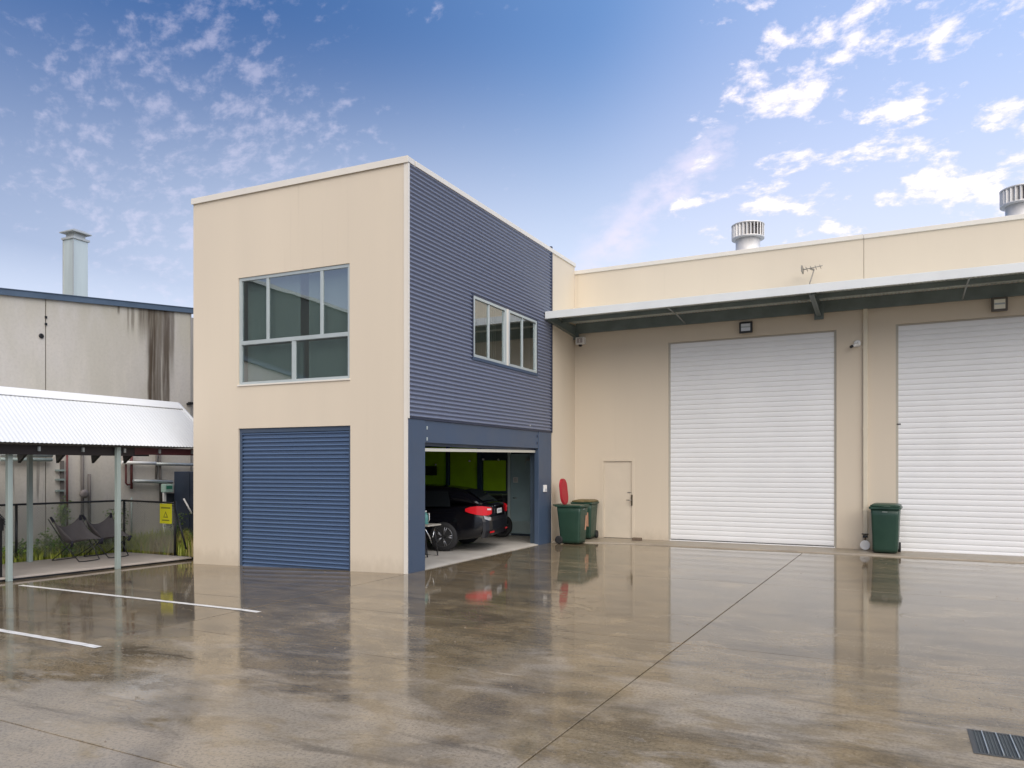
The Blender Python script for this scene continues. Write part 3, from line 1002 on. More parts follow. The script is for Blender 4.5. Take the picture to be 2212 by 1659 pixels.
# canopy
CY = 5.715
can_top, can_bot = 5.60, 5.425
XC0, XC1 = 0.02, 13.5
m_ = MB()
m_.box(XC0, XC1, CY - 0.004, CY + 0.022, can_bot, can_top)
can = m_.build('canopy', FASCIA, wh, bevel=0.004, label='white edged canopy of steel beams over the roller doors')
m_ = MB()
m_.box(XC0, XC0 + 0.03, CY + 0.022, CY + 0.12, can_bot, can_top - 0.004); m_.build('fascia_return', FASCIA, can)
sh = MB()
n = int((XC1 - XC0) / 0.0127)
for k in range(n):
    xa, xb = 0.003 + (XC1 - .003) * k / n, 0.003 + (XC1 - .003) * (k + 1) / n
    za = 0.009 * math.cos(2 * math.pi * xa / 0.0762); zb = 0.009 * math.cos(2 * math.pi * xb / 0.0762)
    sh.smooth.add(len(sh.f))
    sh.quad((xa, CY + 0.023, 5.555 + za), (xb, CY + 0.023, 5.555 + zb), (xb, D - 0.002, 5.64 + zb), (xa, D - 0.002, 5.64 + za))
sh.build('canopy_sheet', CANSHEET, can, weld=True)


def cee(y, zt, h, name='purlin'):
    p = MB()
    p.box(XC0 + 0.04, XC1, y, y + 0.008, zt - h, zt); p.box(XC0 + .04, XC1, y + .008, y + 0.065, zt - h, zt - h + 0.008)
    p.box(XC0 + .04, XC1, y + .008, y + 0.065, zt - 0.008, zt)
    p.build(name, CANSTEEL, can)


cee(CY + 0.03, 5.545, 0.10)
cee(6.62, 5.585, 0.10)
cee(D - 0.075, 5.62, 0.265, 'wall_plate')
for xb in (0.05, 6.0, 12.1):
    p = MB()
    # tapered beam from the wall out to the fascia, an I section
    for (w0, zlo, zhi) in ((0.004, 0.0, 1.0), (0.05, 0.0, 0.05), (0.05, 0.95, 1.0)):
        za0, za1 = 5.27, 5.54
        zb0, zb1 = 5.40, 5.54
        a0, a1 = za0 + (za1 - za0) * zlo, za0 + (za1 - za0) * zhi
        b0, b1 = zb0 + (zb1 - zb0) * zlo, zb0 + (zb1 - zb0) * zhi
        p.prism([Vector((xb - w0, D - 0.08, a0)), Vector((xb - w0, D - 0.08, a1)), Vector((xb - w0, CY + 0.1, b1)), Vector((xb - w0, CY + 0.1, b0))], (0, 0, 0), (2 * w0, 0, 0))
    p.box(xb - 0.10, xb + 0.10, D - 0.10, D - 0.077, 5.20, 5.56)
    p.build('beam', CANSTEEL, can)
for xb in (2.95, 8.8):
    p = MB()
    p.tube([(xb, CY + 0.05, 5.46), (xb, 6.64, 5.455)], 0.016, 6); p.tube([(xb, 6.66, 5.455), (xb, D - 0.07, 5.385)], 0.016, 6)
    p.build('bridging_rod', GALV, can)
# downpipe
m_ = MB(); m_.box(6.905, 6.998, -0.075, -0.006, 0.36, 5.36, FB)
dp = m_.build('downpipe', PIPE, wh, bevel=0.012)
for zz in (0.9, 2.7, 4.5):
    m_ = MB(); m_.box(6.900, 7.003, -0.078, -0.0055, zz - .018, zz + .018, FB)
    m_.build('pipe_clip', PIPE, dp)

# ------------------------------------------------------------ small things on the warehouse wall
def flood(name, label, x, z, w, h, body, lens, tilt):
    t = thing(name, label, 'floodlight', (x, D - 0.1, z))
    m_ = MB(); m_.box(x - w / 2, x + w / 2, D - 0.16, D - 0.09, z - h / 2, z + h / 2)
    hs = m_.build('housing', body, t, bevel=0.012)
    m_ = MB(); m_.box(x - w / 2 + 0.045, x + w / 2 - 0.045, D - 0.166, D - 0.161, z - h / 2 + 0.045, z + h / 2 - 0.05)
    m_.build('lens', lens, t)
    m_ = MB(); m_.box(x - w / 2 + 0.05, x + w / 2 - 0.05, D - 0.169, D - 0.1665, z - 0.012, z + 0.022); m_.build('reflector', GALV, t)
    m_ = MB(); m_.box(x - 0.03, x + 0.03, D - 0.09, D - 0.002, z - 0.03, z + 0.03); m_.build('bracket', body, t)


flood('floodlight', 'black framed floodlight above the left white roller door', 4.40, 5.15, 0.30, 0.265, BLACK,
      mat('grey_lens', (0.62, 0.64, 0.68), 0.2), 0)
flood('floodlight', 'pale faced floodlight above the right white roller door', 9.45, 5.20, 0.285, 0.29,
      mat('bronze_housing', (0.10, 0.09, 0.075), 0.5), mat('cream_lens', (0.82, 0.79, 0.66), 0.25), 0)

t = thing('security_camera', 'white box shaped camera under the canopy in the wall corner', 'camera', (0.2, D - 0.1, 5.14))
m_ = MB(); m_.box(0.075, 0.315, D - 0.14, D - 0.002, 5.06, 5.25); m_.build('housing', WPL, t, bevel=0.01)
m_ = MB(); m_.box(0.12, 0.27, D - 0.145, D - 0.1405, 5.10, 5.22); m_.build('window', mat('pink_grey', (0.40, 0.36, 0.36), 0.3), t)
m_ = MB(); m_.lathe([(0.05, 0.0), (0.045, -0.03), (0.025, -0.05)], (0.19, D - 0.08, 5.06), 14); m_.build('lens', BLACK, t)
m_ = MB(); m_.box(0.185, 0.205, D - 0.147, D - 0.1455, 5.11, 5.2); m_.build('divider', WPL, t)

t = thing('security_camera', 'white bullet camera on a round base beside the downpipe', 'camera', (6.80, D - 0.02, 4.60))
m_ = MB(); m_.lathe([(0.065, -0.05), (0.08, -0.012), (0.08, -0.002)], (6.79, D, 4.605), 16, 'y'); m_.build('base', WPL, t)
m_ = MB(); m_.tube([(6.79, D - 0.05, 4.60), (6.76, D - 0.11, 4.57)], 0.02); m_.build('arm', WPL, t)
m_ = MB(); m_.tube([(6.80, D - 0.09, 4.585), (6.70, D - 0.16, 4.535)], 0.036, 12); m_.build('barrel', WPL, t)
m_ = MB(); m_.tube([(6.699, D - 0.1605, 4.5345), (6.655, D - 0.19, 4.513)], [0.032, 0.030], 12); m_.build('lens', BLACK, t)

# water tap and meter at the foot of the downpipe
t = thing('water_meter', 'white water meter with brass tap at the foot of the downpipe', 'water meter', (6.94, D - 0.12, 0.024))
m_ = MB(); m_.lathe([(0.10, -0.02), (0.105, 0.0), (0.105, 0.06), (0.085, 0.075)], (6.95, D - 0.20, 0.135), 18, 'y'); m_.build('dial_case', WPL, t)
m_ = MB(); m_.tube([(6.95, D - 0.12, 0.024), (6.95, D - 0.12, 0.30), (6.95, D - 0.14, 0.36)], 0.016); m_.build('riser', mat('worn_brass', (0.16, .13, .09)), t)
m_ = MB(); m_.box(6.90, 7.0, D - 0.16, D - 0.10, 0.295, 0.35); m_.build('valve_body', BLACK, t, bevel=0.006)
m_ = MB(); m_.tube([(6.88, D - 0.15, 0.375), (7.02, D - 0.15, 0.375)], 0.012); m_.build('tap_lever', BLACK, t)

o = MB().box(1.70, 1.93, 7.24, 7.35, 0.024, 0.094).build('brick', mat('brown_brick', (0.16, 0.115, 0.08), 0.85, var=0.3, vscale=12), bevel=0.006)
tag(o, 'brown brick lying at the foot of the wall beside the cream door', 'brick')

ANT = mat('antenna_grey', (0.27, 0.25, 0.22), 0.5, metal=0.2)
# antenna standing on the canopy
t = thing('antenna', 'small grey television antenna on a leaning mast above the canopy', 'antenna', (5.65, 7.30, 5.62))
m_ = MB(); m_.tube([(5.72, 7.3, 5.62), (5.92, 7.3, 6.28)], 0.014, 8); m_.build('mast', ANT, t)
m_ = MB(); m_.tube([(5.66, 7.3, 6.30), (6.10, 7.28, 6.345)], 0.011, 6); bm = m_.build('boom', ANT, t)
for k in range(5):
    xx = 5.67 + k * 0.095
    m_ = MB(); m_.tube([(xx, 7.08 + .012 * k, 6.30 + k * 0.007), (xx, 7.52 - .012 * k, 6.30 + k * 0.007)], 0.008, 5); m_.build('element', ANT, bm)
m_ = MB(); m_.box(5.66, 5.69, 7.15, 7.45, 6.24, 6.37); m_.build('reflector', ANT, t)
m_ = MB(); m_.box(5.64, 5.78, 7.24, 7.36, 5.615, 5.66); m_.build('foot', ANT, t)
m_ = MB(); m_.tube([(5.92, 7.3, 6.28), (5.84, 7.3, 6.31)], 0.02, 6); m_.build('clamp', ANT, t)


# roof ventilators
def ventilator(label):
    t = thing('roof_ventilator', label, 'ventilator', (0, 0, 0), 0, 'ventilators on the warehouse roof')
    VM = mat('mill_finish_vent', (0.76, 0.735, 0.715), 0.45, metal=0.25, var=0.08, vscale=4)
    m_ = MB(); m_.lathe([(0.325, -1.4), (0.325, -0.02)], (0, 0, 0), 28); m_.build('throat', VM, t, local=True)
    m_ = MB(); m_.lathe([(0.33, -0.02), (0.43, -0.01), (0.435, 0.02), (0.33, 0.02)], (0, 0, 0), 28); m_.build('lower_ring', VM, t, local=True)
    m_ = MB(); m_.lathe([(0.435, 0.35), (0.44, 0.375), (0.39, 0.40), (0.2, 0.425), (0.001, 0.432)], (0, 0, 0), 28); m_.build('top_cap', VM, t, local=True)
    m_ = MB(); m_.lathe([(0.28, 0.02), (0.28, 0.35)], (0, 0, 0), 20); m_.build('core', mat('vent_dark', (0.17, 0.16, 0.165), 0.7), t, local=True)
    vm = MB(); vm.box(-0.010, 0.010, -0.045, 0.045, 0.02, 0.35); vm = vm.mesh('vane', VM)
    for k in range(26):
        a = 2 * math.pi * k / 26
        v_ = bpy.data.objects.new('vane', vm); col.objects.link(v_); v_.parent = t
        v_.location = (0.39 * math.cos(a), 0.39 * math.sin(a), 0); v_.rotation_euler = (0, 0, a + R(55))
    return t


v1 = ventilator('louvred drum ventilator standing above the middle of the cream parapet')
v1.location = (3.95, 10.5, 8.10)
v2 = copy_tree(v1)
v2['label'] = 'louvred drum ventilator at the right edge of the photo'
v2.location = (10.20, 10.5, 8.04)

# ------------------------------------------------------------ bins
DKG = mat('dark_green_plastic', (0.016, 0.052, 0.034), 0.42, var=0.10, vscale=4, dirt=((0.035, 0.07, 0.05), 0.5))


def rrect(cx, cy, hx, hy, r, z, n=4):
    pts = []
    for (sx, sy, a0) in ((1, 1, 0), (-1, 1, 90), (-1, -1, 180), (1, -1, 270)):
        for k in range(n + 1):
            a = R(a0 + 90 * k / n)
            pts.append(Vector((cx + sx * (hx - r) + r * math.cos(a), cy + sy * (hy - r) + r * math.sin(a), z)))
    return pts


def loft(m_, rings, cap0=True, cap1=True, smooth=True):
    i0 = len(m_.v); n = len(rings[0])
    for rg in rings: m_.v += [Vector(p) for p in rg]
    for k in range(len(rings) - 1):
        for s in range(n):
            s2 = (s + 1) % n
            if smooth: m_.smooth.add(len(m_.f))
            m_.f.append((i0 + k * n + s, i0 + k * n + s2, i0 + (k + 1) * n + s2, i0 + (k + 1) * n + s))
    if cap0: m_.f.append(tuple(i0 + s for s in reversed(range(n))))
    if cap1: m_.f.append(tuple(i0 + (len(rings) - 1) * n + s for s in range(n)))
    return m_


def wheelie_bin(label, loc, rz, lidm, opened, sticker=None):
    """front faces local -y"""
    t = thing('wheelie_bin', label, 'bin', loc, rz, 'wheelie bins against the warehouse wall')
    m_ = MB()
    loft(m_, [rrect(0, -0.02, 0.225, 0.245, 0.05, 0.03), rrect(0, -0.02, 0.24, 0.262, 0.05, 0.10), rrect(0, 0.0, 0.265, 0.315, 0.05, 0.80),
              rrect(0, 0.0, 0.275, 0.33, 0.045, 0.96)], True, True)
    m_.build('body', DKG, t, local=True)
    m_ = MB()
    loft(m_, [rrect(0, 0, 0.278, 0.333, 0.04, 0.935), rrect(0, 0, 0.305, 0.365, 0.04, 0.945), rrect(0, 0, 0.305, 0.365, 0.04, 0.985), rrect(0, 0, 0.285, 0.34, 0.04, 0.99)], True, True, False)
    m_.build('rim', DKG, t, local=True)
    m_ = MB(); m_.tube([(-0.24, 0.33, 0.96), (-0.24, 0.425, 0.985), (0.24, 0.425, 0.985), (0.24, 0.33, 0.96)], 0.017, 8)
    m_.build('handle', DKG, t, local=True)
    for s in (-1, 1):
        m_ = MB(); m_.lathe([(0.06, -0.028), (0.10, -0.028), (0.105, -0.015), (0.105, 0.015), (0.10, 0.028), (0.06, 0.028)], (s * 0.245, 0.265, 0.105), 18, 'x')
        m_.build('wheel', RUBBER, t, local=True)
    m_ = MB(); m_.tube([(-0.23, 0.265, 0.105), (0.23, 0.265, 0.105)], 0.012); m_.build('axle', GALV, t, local=True)
    m_ = MB()
    # lid drawn closed, then swung about its hinge
    hl, hw, cr = (0.33, 0.235, 0.19) if opened else (0.375, 0.285, 0.10)
    loft(m_, [rrect(0, 0.03, hw, hl, cr, 0.0, 6), rrect(0, 0.03, hw + .005, hl + .005, cr, 0.022, 6), rrect(0, 0.03, hw - .035, hl - .035, cr - .02, 0.046, 6), rrect(0, 0.03, hw - .095, hl - .1, cr - .06, 0.058, 6)], True, True)
    if opened:
        Mx = Matrix.Translation((0, 0.385, 1.0)) @ Matrix.Rotation(R(-96), 4, 'X') @ Matrix.Translation((0, -0.385, 0))
        Mx = Matrix.Translation((0, -0.20, -0.03)) @ Mx
    else:
        Mx = Matrix.Translation((0, 0, 0.992))
    m_.v = [Mx @ v for v in m_.v]
    lid = m_.build('lid', lidm, t, local=True, bevel=0.004)
    if opened:
        m_ = MB(); loft(m_, [rrect(0, 0.03, 0.20, 0.295, 0.16, -0.012), rrect(0, 0.03, 0.207, 0.302, 0.16, -0.001)], True, True)
        m_.v = [Mx @ v for v in m_.v]; m_.build('lid_rib', lidm, lid, local=True)
        lid['label'] = 'red lid flipped up'
    else:
        m_ = MB(); m_.tube([(-0.1, -0.395, 1.00), (-0.08, -0.43, 1.005), (0.08, -0.43, 1.005), (0.1, -0.395, 1.00)], 0.012, 6); m_.build('lid_grip', lidm, lid, local=True)
    m_ = MB(); m_.quad((-0.05, -0.3075, 0.855), (0.05, -0.3075, 0.855), (0.05, -0.3125, 0.895), (-0.05, -0.3125, 0.895))
    m_.v = [v + Vector((0, -0.012, 0)) for v in m_.v]
    m_.build('badge', mat('faded_badge', (0.32, 0.36, 0.34), 0.6), t, local=True)
    if sticker:
        m_ = MB(); m_.quad((0.10, -0.296, 0.35), (0.19, -0.296, 0.35), (0.19, -0.322, 0.72), (0.10, -0.322, 0.72))
        m_.build('sticker', mat('faded_orange', (0.50, 0.27, 0.17), 0.6), t, local=True)
    return t


REDL = mat('red_plastic', (0.36, 0.004, 0.016), 0.5, var=0.08)
YELL = mat('dull_mustard_plastic', (0.13, 0.095, 0.035), 0.5, var=0.2)
wheelie_bin('dark green wheelie bin with its red lid flipped up', (0.57, 6.10, 0.0), R(90), REDL, True, True).scale = (0.95, 0.95, 0.95)
wheelie_bin('dark green wheelie bin with mustard lid, behind the red lidded bin', (0.46, 7.22, 0.024), R(4), YELL, False, True).scale = (0.94, 0.94, 0.95)
wheelie_bin('dark green wheelie bin with green lid beside the downpipe', (7.36, 7.16, 0.024), R(-3), DKG, False)

# ------------------------------------------------------------ car in the garage
PAINTC = mat('black_car_paint', (0.004, 0.004, 0.006), 0.14, spec=0.45)
CGLASS = mat('dark_car_glass', (0.010, 0.012, 0.014), 0.06, spec=0.7)
car = thing('car', 'black sedan parked nose in inside the open garage', 'car', (-1.18, 3.03, 0.028), R(193 - 180))
# local: x forward is -X of the yard; tail at x=+1.0 from the rear axle, left side on y=0
def CL(s, yy, z):      # s metres forward of tail, yy metres from left side
    return (1.0 - s, yy, z)


CW = 1.80
st = [  # s, inset, bottom, shoulder z, deck z
    (0.00, 0.17, 0.45, 0.80, 0.98), (0.05, 0.09, 0.36, 0.80, 1.03), (0.18, 0.035, 0.30, 0.80, 1.05), (0.45, 0.01, 0.24, 0.79, 1.03),
    (0.75, 0.0, 0.20, 0.78, 1.00), (1.4, 0.0, 0.18, 0.77, 0.95), (2.4, 0.0, 0.18, 0.75, 0.93), (3.2, 0.0, 0.18, 0.74, 0.92),
    (3.8, 0.02, 0.20, 0.70, 0.86), (4.25, 0.09, 0.22, 0.64, 0.76), (4.5, 0.22, 0.26, 0.58, 0.66), (4.58, 0.40, 0.34, 0.52, 0.56)]
rings = []
for (s, ins, zb, zs, zd) in st:
    y0, y1 = ins, CW - ins
    c_ = CW / 2
    rg = [(y0 + .10, zb), (y0 + .02, zb + .06), (y0, zb + .22), (y0 + .0, zs - .10), (y0 + .02, zs), (y0 + .06, zd - .06), (y0 + .15, zd - .015), (c_, zd + .01)]
    full = rg + [(CW - a, b) for (a, b) in reversed(rg[:-1])]
    rings.append([Vector(CL(s, a, b)) for (a, b) in full])
m_ = MB(); loft(m_, rings); body = m_.build('body', PAINTC, car, local=True, sub=1)
gs = [(0.16, 1.02, 0.30), (0.30, 1.13, 0.24), (0.52, 1.27, 0.21), (0.80, 1.375, 0.22), (1.4, 1.425, 0.23), (2.2, 1.42, 0.23), (2.65, 1.355, 0.23), (3.0, 1.16, 0.20), (3.3, 0.96, 0.16)]
rings = []
for (s, zr, ins) in gs:
    zb = 0.92
    k = max(0.02, (zr - zb))
    rg = [(0.05, zb), (0.05 + ins * k / 0.48 * 0.75, zr - .05 * min(1, k / .3)), (0.05 + ins * k / 0.48 * 1.15, zr - .012), (CW / 2, zr + .012)]
    full = rg + [(CW - a, b) for (a, b) in reversed(rg[:-1])]
    rings.append([Vector(CL(s, a, b)) for (a, b) in full])
m_ = MB(); loft(m_, rings); m_.build('roof', PAINTC, car, local=True, sub=1)
# rear glass and side glass
m_ = MB(); m_.quad(CL(0.215, 0.36, 1.085), CL(0.215, CW - .36, 1.085), CL(0.58, CW - .42, 1.325), CL(0.58, 0.42, 1.325)); m_.build('rear_window', CGLASS, car, local=True)
for (a, b_) in ((0.85, 1.75), (1.82, 2.72)):
    for sd_ in (0, 1):
        def Y(v): return v if sd_ == 0 else CW - v
        m_ = MB(); m_.quad(CL(a, Y(0.055), 0.97), CL(b_, Y(0.055), 0.955), CL(min(b_, 2.55), Y(0.185), 1.30), CL(a + .1, Y(0.185), 1.31))
        m_.build('side_window', CGLASS, car, local=True)
TAILR = mat('red_tail_lens', (0.42, 0.004, 0.010), 0.2, spec=0.6, emit=((1.0, 0.02, 0.03), 0.13))
TAILW = mat('clear_tail_lens', (0.62, 0.60, 0.60), 0.2)
for sd_ in (0, 1):
    def Y(v): return v if sd_ == 0 else CW - v
    m_ = MB()
    N = 8
    path = [(0.50, -0.004), (0.40, -0.004), (0.25, 0.012), (0.12, 0.045), (0.04, 0.11), (-0.012, 0.19), (-0.020, 0.27)]
    top = [0.93, 0.965, 0.985, 0.985, 0.97, 0.955, 0.94]; bot = [0.87, 0.835, 0.80, 0.785, 0.785, 0.80, 0.82]
    for k in range(len(path) - 1):
        m_.smooth.add(len(m_.f))
        m_.quad(CL(path[k][0], Y(path[k][1]), bot[k]), CL(path[k + 1][0], Y(path[k + 1][1]), bot[k + 1]), CL(path[k + 1][0], Y(path[k + 1][1]), top[k + 1]), CL(path[k][0], Y(path[k][1]), top[k]))
    tl = m_.build('tail_light', TAILR, car, local=True)
    m_ = MB(); m_.quad(CL(0.035, Y(0.09), 0.90), CL(-0.024, Y(0.20), 0.895), CL(-0.024, Y(0.20), 0.93), CL(0.035, Y(0.09), 0.935)); m_.build('reversing_lens', TAILW, tl, local=True)
    m_ = MB(); m_.quad(CL(-0.01, Y(0.16), 0.40), CL(-0.035, Y(0.42), 0.40), CL(-0.035, Y(0.42), 0.435), CL(-0.01, Y(0.16), 0.435)); m_.build('reflector', TAILR, car, local=True)
# bumper, plate, boot trim
m_ = MB()
brs = []
for (s, ins, z0, z1) in ((0.12, 0.045, 0.30, 0.74), (0.06, 0.07, 0.30, 0.74), (0.0, 0.14, 0.32, 0.74), (-0.03, 0.28, 0.34, 0.74), (-0.035, 0.6, 0.34, 0.74)):
    brs.append((s, ins, z0, z1))
pts = brs + [(s, CW - i, a, b) for (s, i, a, b) in reversed(brs)]
for k in range(len(pts) - 1):
    A_, B_ = pts[k], pts[k + 1]
    for (za, zb_, oa, ob2) in ((0.0, 0.35, 0.03, 0.0), (0.35, 0.8, 0.0, 0.0), (0.8, 1.0, 0.0, 0.03)):
        def P_(q, f, off): return CL(q[0] + off, q[1], q[2] + (q[3] - q[2]) * f)
        m_.smooth.add(len(m_.f))
        m_.quad(P_(A_, za, oa), P_(B_, za, oa), P_(B_, zb_, ob2), P_(A_, zb_, ob2))
m_.build('bumper', mat('dark_bumper', (0.007, 0.007, 0.010), 0.3), car, local=True)
m_ = MB(); m_.box(1.018, 1.026, 0.70, 1.08, 0.80, 0.905); npl = m_.build('number_plate', mat('plate_white', (0.62, 0.62, 0.60), 0.5), car, local=True)
m_ = MB()
for k in range(6): m_.box(1.026, 1.028, 0.735 + k * 0.055, 0.770 + k * 0.055, 0.83, 0.88)
m_.build('plate_print', mat('plate_grey', (0.25, 0.26, 0.3), 0.6), npl, local=True)
m_ = MB(); m_.box(1.0, 1.018, 0.55, 1.25, 0.965, 0.985); m_.build('boot_trim', CHROME, car, local=True)
m_ = MB(); m_.quad(CL(0.08, 0.05, 0.71), CL(0.0, 0.115, 0.675), CL(-0.022, 0.2, 0.675), CL(-0.022, 0.2, 0.745), CL(0.0, 0.115, 0.765), CL(0.1, 0.04, 0.785)); m_.build('bumper_highlight', mat('painted_glint_silver', (0.42, 0.42, 0.42), 0.35, metal=0.4), car, local=True)  # pale patch paints a highlight onto the bumper corner
for (sx, nm) in ((0.0, 'rear'), (-2.75, 'front')):
    for sd_ in (0, 1):
        yy = 0.075 if sd_ == 0 else CW - 0.075
        sg = -1 if sd_ == 0 else 1
        m_ = MB(); m_.lathe([(0.22, -0.10), (0.30, -0.10), (0.318, -0.07), (0.318, 0.07), (0.30, 0.10), (0.22, 0.10)], (sx, yy, 0.318), 28, 'y')
        wl = m_.build('wheel', RUBBER, car, local=True)
        m_ = MB()
        for k in range(5):
            a = 2 * math.pi * k / 5
            p1 = Vector((sx + 0.04 * math.cos(a), yy + sg * 0.098, 0.318 + 0.04 * math.sin(a)))
            p2 = Vector((sx + 0.215 * math.cos(a + .12), yy + sg * 0.094, 0.318 + 0.215 * math.sin(a + .12)))
            p3 = Vector((sx + 0.215 * math.cos(a - .12), yy + sg * 0.094, 0.318 + 0.215 * math.sin(a - .12)))
            m_.tube([p1, p2], 0.016, 5); m_.tube([p1, p3], 0.016, 5)
        m_.lathe([(0.215, -0.01), (0.232, 0.0), (0.215, 0.01)], (sx, yy + sg * 0.092, 0.318), 28, 'y', cap=False)
        m_.build('rim', mat('alloy', (0.20, 0.20, 0.21), 0.3, metal=0.8), wl, local=True)
m_ = MB(); m_.tube([CL(3.0, -0.02, 0.98), CL(2.95, -0.16, 1.02)], [0.03, 0.07], 8); m_.build('mirror', PAINTC, car, local=True)

# motorbike against the end wall behind the car
mo = thing('motorbike', 'black and red motorbike standing behind the black car', 'motorbike', (-1.42, 6.50, 0.028), R(0))


def torus(m_, c, R0, r0, axis_ang=0.0, n=28):
    pts = [(c[0] + R0 * math.cos(a) * math.cos(axis_ang), c[1] + R0 * math.cos(a) * math.sin(axis_ang), c[2] + R0 * math.sin(a)) for a in [2 * math.pi * k / n for k in range(n)]]
    m_.tube(pts, r0, 8, closed=True)


A_ = R(105)
ux, uy = math.cos(A_), math.sin(A_)
for (ds, nm) in ((0.0, 1), (1.0, 0)):
    c = (-1.42 - 0.62 * ds, 6.50 + 0.12 * ds, 0.32)
    an = R(60) if ds == 0 else R(170)
    m_ = MB(); torus(m_, c, 0.245, 0.055, an); wl = m_.build('wheel', RUBBER, mo)
    m_ = MB(); torus(m_, c, 0.185, 0.012, an)
    for k in range(6):
        a = 2 * math.pi * k / 6
        m_.tube([c, (c[0] + .19 * math.cos(a) * math.cos(an), c[1] + .19 * math.cos(a) * math.sin(an), c[2] + .19 * math.sin(a))], 0.006, 4)
    m_.build('rim', BLACK, wl)
m_ = MB(); m_.tube([(-1.47, 6.46, 0.32), (-1.56, 6.47, 0.75), (-1.62, 6.48, 0.98)], 0.024); m_.tube([(-1.37, 6.55, 0.32), (-1.48, 6.56, 0.75), (-1.55, 6.57, 0.98)], 0.024); m_.build('fork', BLACK, mo)
m_ = MB(); loft(m_, [[Vector((-1.72 - 0.6 * t, 6.54, 0)) + Vector((0, w * math.cos(q), 0.70 + 0.02 * t + h * math.sin(q))) for q in [2 * math.pi * k / 10 for k in range(10)]] for (t, w, h) in ((-.1, .05, .06), (0.1, .16, .14), (.45, .17, .15), (.7, .1, .09), (1.1, .12, .06), (1.5, .06, .04))])
m_.build('tank', BLACK, mo)
m_ = MB(); m_.box(-1.76, -1.44, 6.42, 6.66, 0.80, 0.87); m_.build('cowl', mat('red_plastic', (.4, .01, .02)), mo, bevel=0.02)
m_ = MB(); m_.box(-2.35, -1.75, 6.44, 6.66, 0.30, 0.62); m_.build('engine', BLACK, mo, bevel=0.03)
m_ = MB(); m_.tube([(-1.62, 6.20, 1.02), (-1.60, 6.52, 1.0), (-1.52, 6.84, 1.02)], 0.013); m_.build('handlebar', BLACK, mo)
m_ = MB(); m_.lathe([(0.03, -0.03), (0.075, 0.0), (0.08, 0.05)], (-1.5, 6.44, 0.80), 14, 'y'); m_.build('headlight', CHROME, mo)

mo.location.x -= 0.13

# cabinet along the end wall, screen, table and jug
t = thing('workbench', 'black cabinet bench standing along the green garage wall', 'bench', (-2.0, 6.9, 0.028))
m_ = MB(); m_.box(-2.40, -1.72, 6.80, 7.06, 0.10, 1.10); m_.build('carcass', BLACK, t, bevel=0.006)
m_ = MB(); m_.box(-2.44, -1.70, 6.76, 7.075, 1.102, 1.14); m_.build('top', mat('bench_top', (0.09, 0.12, 0.07), 0.5), t)
m_ = MB(); m_.box(-2.38, -1.74, 6.82, 7.05, 0.028, 0.098); m_.build('plinth', BLACK, t)
t = thing('wall_screen', 'small black screen mounted on the green garage wall', 'screen', (-4.1, 7.03, 1.75))
m_ = MB(); m_.box(-4.28, -3.92, 7.0, 7.05, 1.62, 1.88); m_.build('panel', BLACK, t, bevel=0.006)
m_ = MB(); m_.box(-4.15, -4.05, 7.05, 7.078, 1.70, 1.80); m_.build('bracket', GALV, t)
t = thing('shelf_box', 'dark box on the floor by the green wall inside the garage', 'box', (-3.9, 6.9, 0.03))
m_ = MB(); m_.box(-4.3, -3.62, 6.7, 7.05, 0.03, 1.30); m_.build('carton', DKW, t, bevel=0.01)
m_ = MB(); m_.box(-4.31, -3.61, 6.69, 7.055, 1.302, 1.34); m_.build('lid', mat('frame_grey', (.2, .25, .26)), t)
for k, (xx, zz) in enumerate(((-3.95, 1.92), (-2.85, 2.02), (-2.42, 2.06), (-1.95, 2.05))):
    o = MB().lathe([(0.012, -0.03), (0.028, -0.02), (0.028, 0.02), (0.012, 0.03)], (xx, 7.03, zz), 10, 'y').build('hook', WPL, ob)

tb = thing('side_table', 'small table with pale top and bent metal legs inside the garage doorway', 'table', (-0.85, 2.15, 0.028))
m_ = MB(); m_.box(-1.25, -0.80, 1.85, 2.35, 0.655, 0.685); m_.build('tabletop', mat('pale_board', (0.45, 0.42, 0.36), 0.5, var=0.1), tb, bevel=0.005)
for yy, mm in ((1.90, BLACK), (2.28, BLACK)):
    m_ = MB(); m_.tube([(-1.2, yy, 0.65), (-1.14, yy, 0.04), (-0.84, yy, 0.04), (-0.92, yy, 0.65)], 0.014, 8); m_.build('leg', mm, tb)
m_ = MB(); m_.tube([(-0.92, 1.92, 0.62), (-0.88, 2.05, 0.42), (-0.94, 2.2, 0.30)], 0.012, 6); m_.tube([(-0.9, 2.27, 0.62), (-0.86, 2.12, 0.42)], 0.012, 6); m_.build('brace', CHROME, tb)
jg = thing('jug', 'teal and white plastic jug on the small table in the garage', 'jug', (-1.02, 2.1, 0.686))
m_ = MB(); m_.lathe([(0.055, 0), (0.062, 0.01), (0.06, 0.17), (0.035, 0.215), (0.022, 0.225), (0.022, 0.245)], (-1.02, 2.1, 0.686), 18); m_.build('body', mat('teal_plastic', (0.10, 0.30, 0.28), 0.3), jg)
m_ = MB(); m_.tube([(-0.985, 2.1, 0.90), (-0.93, 2.1, 0.91), (-0.925, 2.1, 0.78), (-0.96, 2.1, 0.73)], 0.010, 6); m_.build('handle', WPL, jg)
m_ = MB(); m_.lathe([(0.025, 0), (0.025, 0.03)], (-1.02, 2.1, 0.932), 14); m_.build('cap', WPL, jg)

# ------------------------------------------------------------ neighbouring building on the left
nb = thing('concrete_factory', 'grey concrete factory wall with dark water stain under a blue roof edge', 'building', (-9.3, 1, -0.1))
XN = -9.0


def ntop(y):
    return 5.42 + (y + 1.717) * 0.1025


